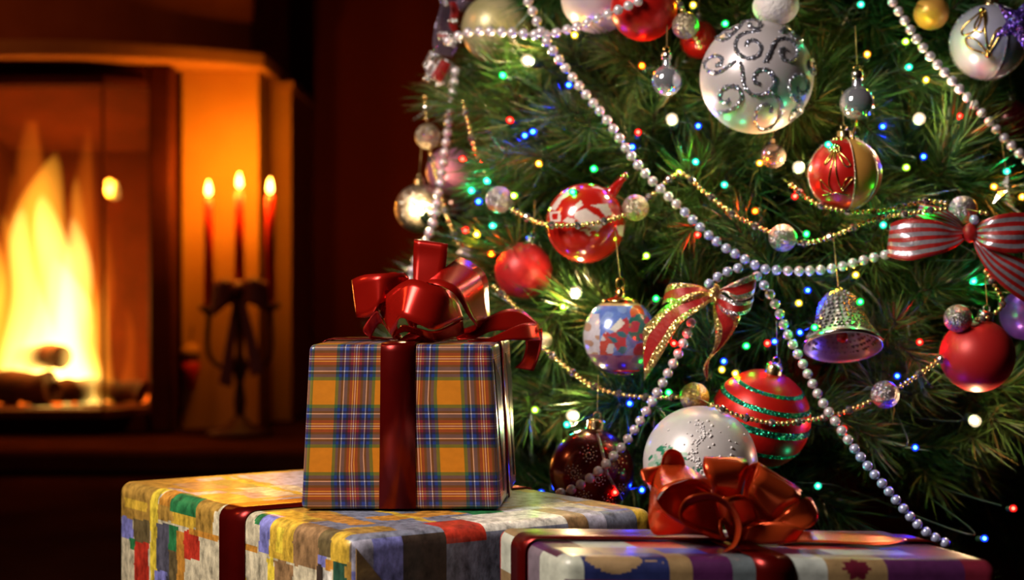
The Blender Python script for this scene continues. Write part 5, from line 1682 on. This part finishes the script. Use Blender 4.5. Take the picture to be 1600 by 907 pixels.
def branch_mesh(seed):
    """One bough along +X, 0.28 m long: wood mesh and needle mesh."""
    rr = random.Random(seed)
    wood = MB(); vs = []; fs = []; mi = []
    twigs = []
    main = [Vector((.28 * k / 10, .010 * math.sin(k * .7 + seed), .018 * (k / 10) ** 2 + .006 * math.sin(k * .5 + seed * 2))) for k in range(11)]
    twigs.append((main, .30))
    for k, s in ((3, 1), (4, -1), (5, 1), (6, -1), (7, 1), (8, -1)):
        ln = rr.uniform(.075, .12) * (1.15 - .06 * k)
        a = s * rr.uniform(.5, .85); e = rr.uniform(-.35, .45)
        dr = Vector((math.cos(a) * math.cos(e), math.sin(a) * math.cos(e), math.sin(e)))
        b0 = main[k]
        twigs.append(([b0 + dr * ln * q / 5 + Vector((0, 0, .006 * (q / 5) ** 2)) for q in range(6)], .12))
    for pts, start in twigs:
        L = sum((pts[i + 1] - pts[i]).length for i in range(len(pts) - 1))
        wood.tube(pts, [.0032 * (1 - .75 * i / len(pts)) if start > .2 else .0017 * (1 - .6 * i / len(pts)) for i in range(len(pts))], 5)
        nn = int(L * (1 - start) * 1500)
        for k in range(nn):
            u = start + (1 - start) * (k + rr.random()) / nn
            f = u * (len(pts) - 1); i = min(len(pts) - 2, int(f))
            p = pts[i].lerp(pts[i + 1], f - i)
            t = (pts[i + 1] - pts[i]).normalized()
            s = t.orthogonal().normalized(); b = t.cross(s)
            an = rr.uniform(0, 2 * PI); op = rr.uniform(.45, 1.0) * (1.0 if u < .9 else .6)
            rad = s * math.cos(an) + b * math.sin(an)
            dr = (t * math.cos(op) + rad * math.sin(op)).normalized()
            ln = rr.uniform(.034, .060)
            bend = t * ln * rr.uniform(.05, .22) + Vector((0, 0, -ln * rr.uniform(0, .12)))
            wd = dr.cross(Vector((rr.uniform(-1, 1), rr.uniform(-1, 1), rr.uniform(-1, 1)))).normalized() * rr.uniform(.0006, .0009)
            p1 = p + dr * ln * .55; p2 = p + dr * ln + bend
            q = len(vs)
            vs.extend([tuple(p - wd * .7), tuple(p + wd * .7), tuple(p1 - wd), tuple(p1 + wd), tuple(p2)])
            fs.extend([(q, q + 1, q + 3, q + 2), (q + 2, q + 3, q + 4)])
            dry = 1 if rr.random() < .16 else 0
            mi.extend([dry, dry])
    wo = wood.build('branch', M['bark']); wm = wo.data; bpy.data.objects.remove(wo)
    me = bpy.data.meshes.new('needles'); me.from_pydata(vs, [], fs)
    me.materials.append(M['needle']); me.materials.append(M['needle_dry'])
    me.polygons.foreach_set('material_index', mi); me.update()
    return wm, me


BR = [branch_mesh(k) for k in range(7)]
BOXES = [(-.40, .14, .99, 1.48, .262), (-.19, .03, 1.10, 1.335, .40), (-.05, .34, .90, 1.10, .30), (-.16, .06, 1.05, 1.30, .47)]


def hides(p):
    """Does a bough tip at p stand before an ornament or stick into a box?"""
    for x0, x1, y0, y1, z1 in BOXES:
        if x0 < p.x < x1 and y0 < p.y < y1 and p.z < z1: return True
    x, y, dd = pix(p)
    for bx, by, br, bd, R in BALLS:
        if math.hypot(x - bx, y - by) < br + 9 and dd < bd + R * .5: return True
        if (P(bx, by, bd) - p).length < R + .010: return True
    return False


rr = random.Random(13)
nb = 0


def bough(z, phi, r_tip, pitch, scale, must=True):
    """Bough whose tip lies at radius r_tip; phi = 0 looks at the camera."""
    global nb
    out = Vector((math.sin(phi), -math.cos(phi), 0))
    L = .28 * scale
    dirv = (out * math.cos(pitch) + Vector((0, 0, math.sin(pitch)))).normalized()
    tip = Vector((TX, TY, z)) + out * r_tip
    base = tip - dirv * L
    if must:
        for f in (1.0, .86, .7):
            if hides(base + dirv * L * f): return False
    w, n = BR[rr.randrange(len(BR))]
    x = dirv
    rolla = rr.uniform(0, 2 * PI)
    y = Vector((0, 0, 1)).cross(x)
    y = y.normalized(); zz = x.cross(y)
    m = Matrix((x, y, zz)).transposed().to_4x4()
    m = m @ Matrix.Rotation(rolla, 4, 'X')
    e = m.to_euler()
    o = inst('branch', w, base, tree, rot=e, scale=scale)
    k = bpy.data.objects.new('needles', n); k.parent = o; COL.objects.link(k); k['kind'] = 'stuff'
    nb += 1
    return True


# outer skin, turned to the room in front; thinner at the back
z = 0.13
while z < 1.02:
    r = trad(z)
    n = int(2 * PI * r / .088)
    for k in range(n):
        phi = (k + rr.uniform(-.35, .35)) / n * 2 * PI - PI
        if abs(phi) > 1.9 and rr.random() < .62: continue
        low = z < .26
        if low and rr.random() < .55: continue
        ok = False
        for tr in range(4):
            if bough(z + rr.uniform(-.02, .02), phi + rr.uniform(-.05, .05) * tr, r + rr.uniform(-.035, .012) - .022 * tr - (.09 if low else 0), rr.uniform(-.22, .42), rr.uniform(.8, 1.05)):
                ok = True; break
        if not ok:      # deep bough behind the ornament
            bough(z, phi, r - .10 - rr.uniform(0, .03), rr.uniform(-.1, .3), .75)
    z += .058
# deeper layer that darkens the gaps
z = 0.30
while z < 1.0:
    r = trad(z) - .13
    n = int(2 * PI * r / .13)
    for k in range(n):
        phi = (k + rr.uniform(-.4, .4)) / n * 2 * PI - PI
        if abs(phi) > 1.9: continue
        bough(z, phi, r + rr.uniform(-.03, .02), rr.uniform(-.2, .4), .75, must=True)
    z += .085
print('boughs', nb)
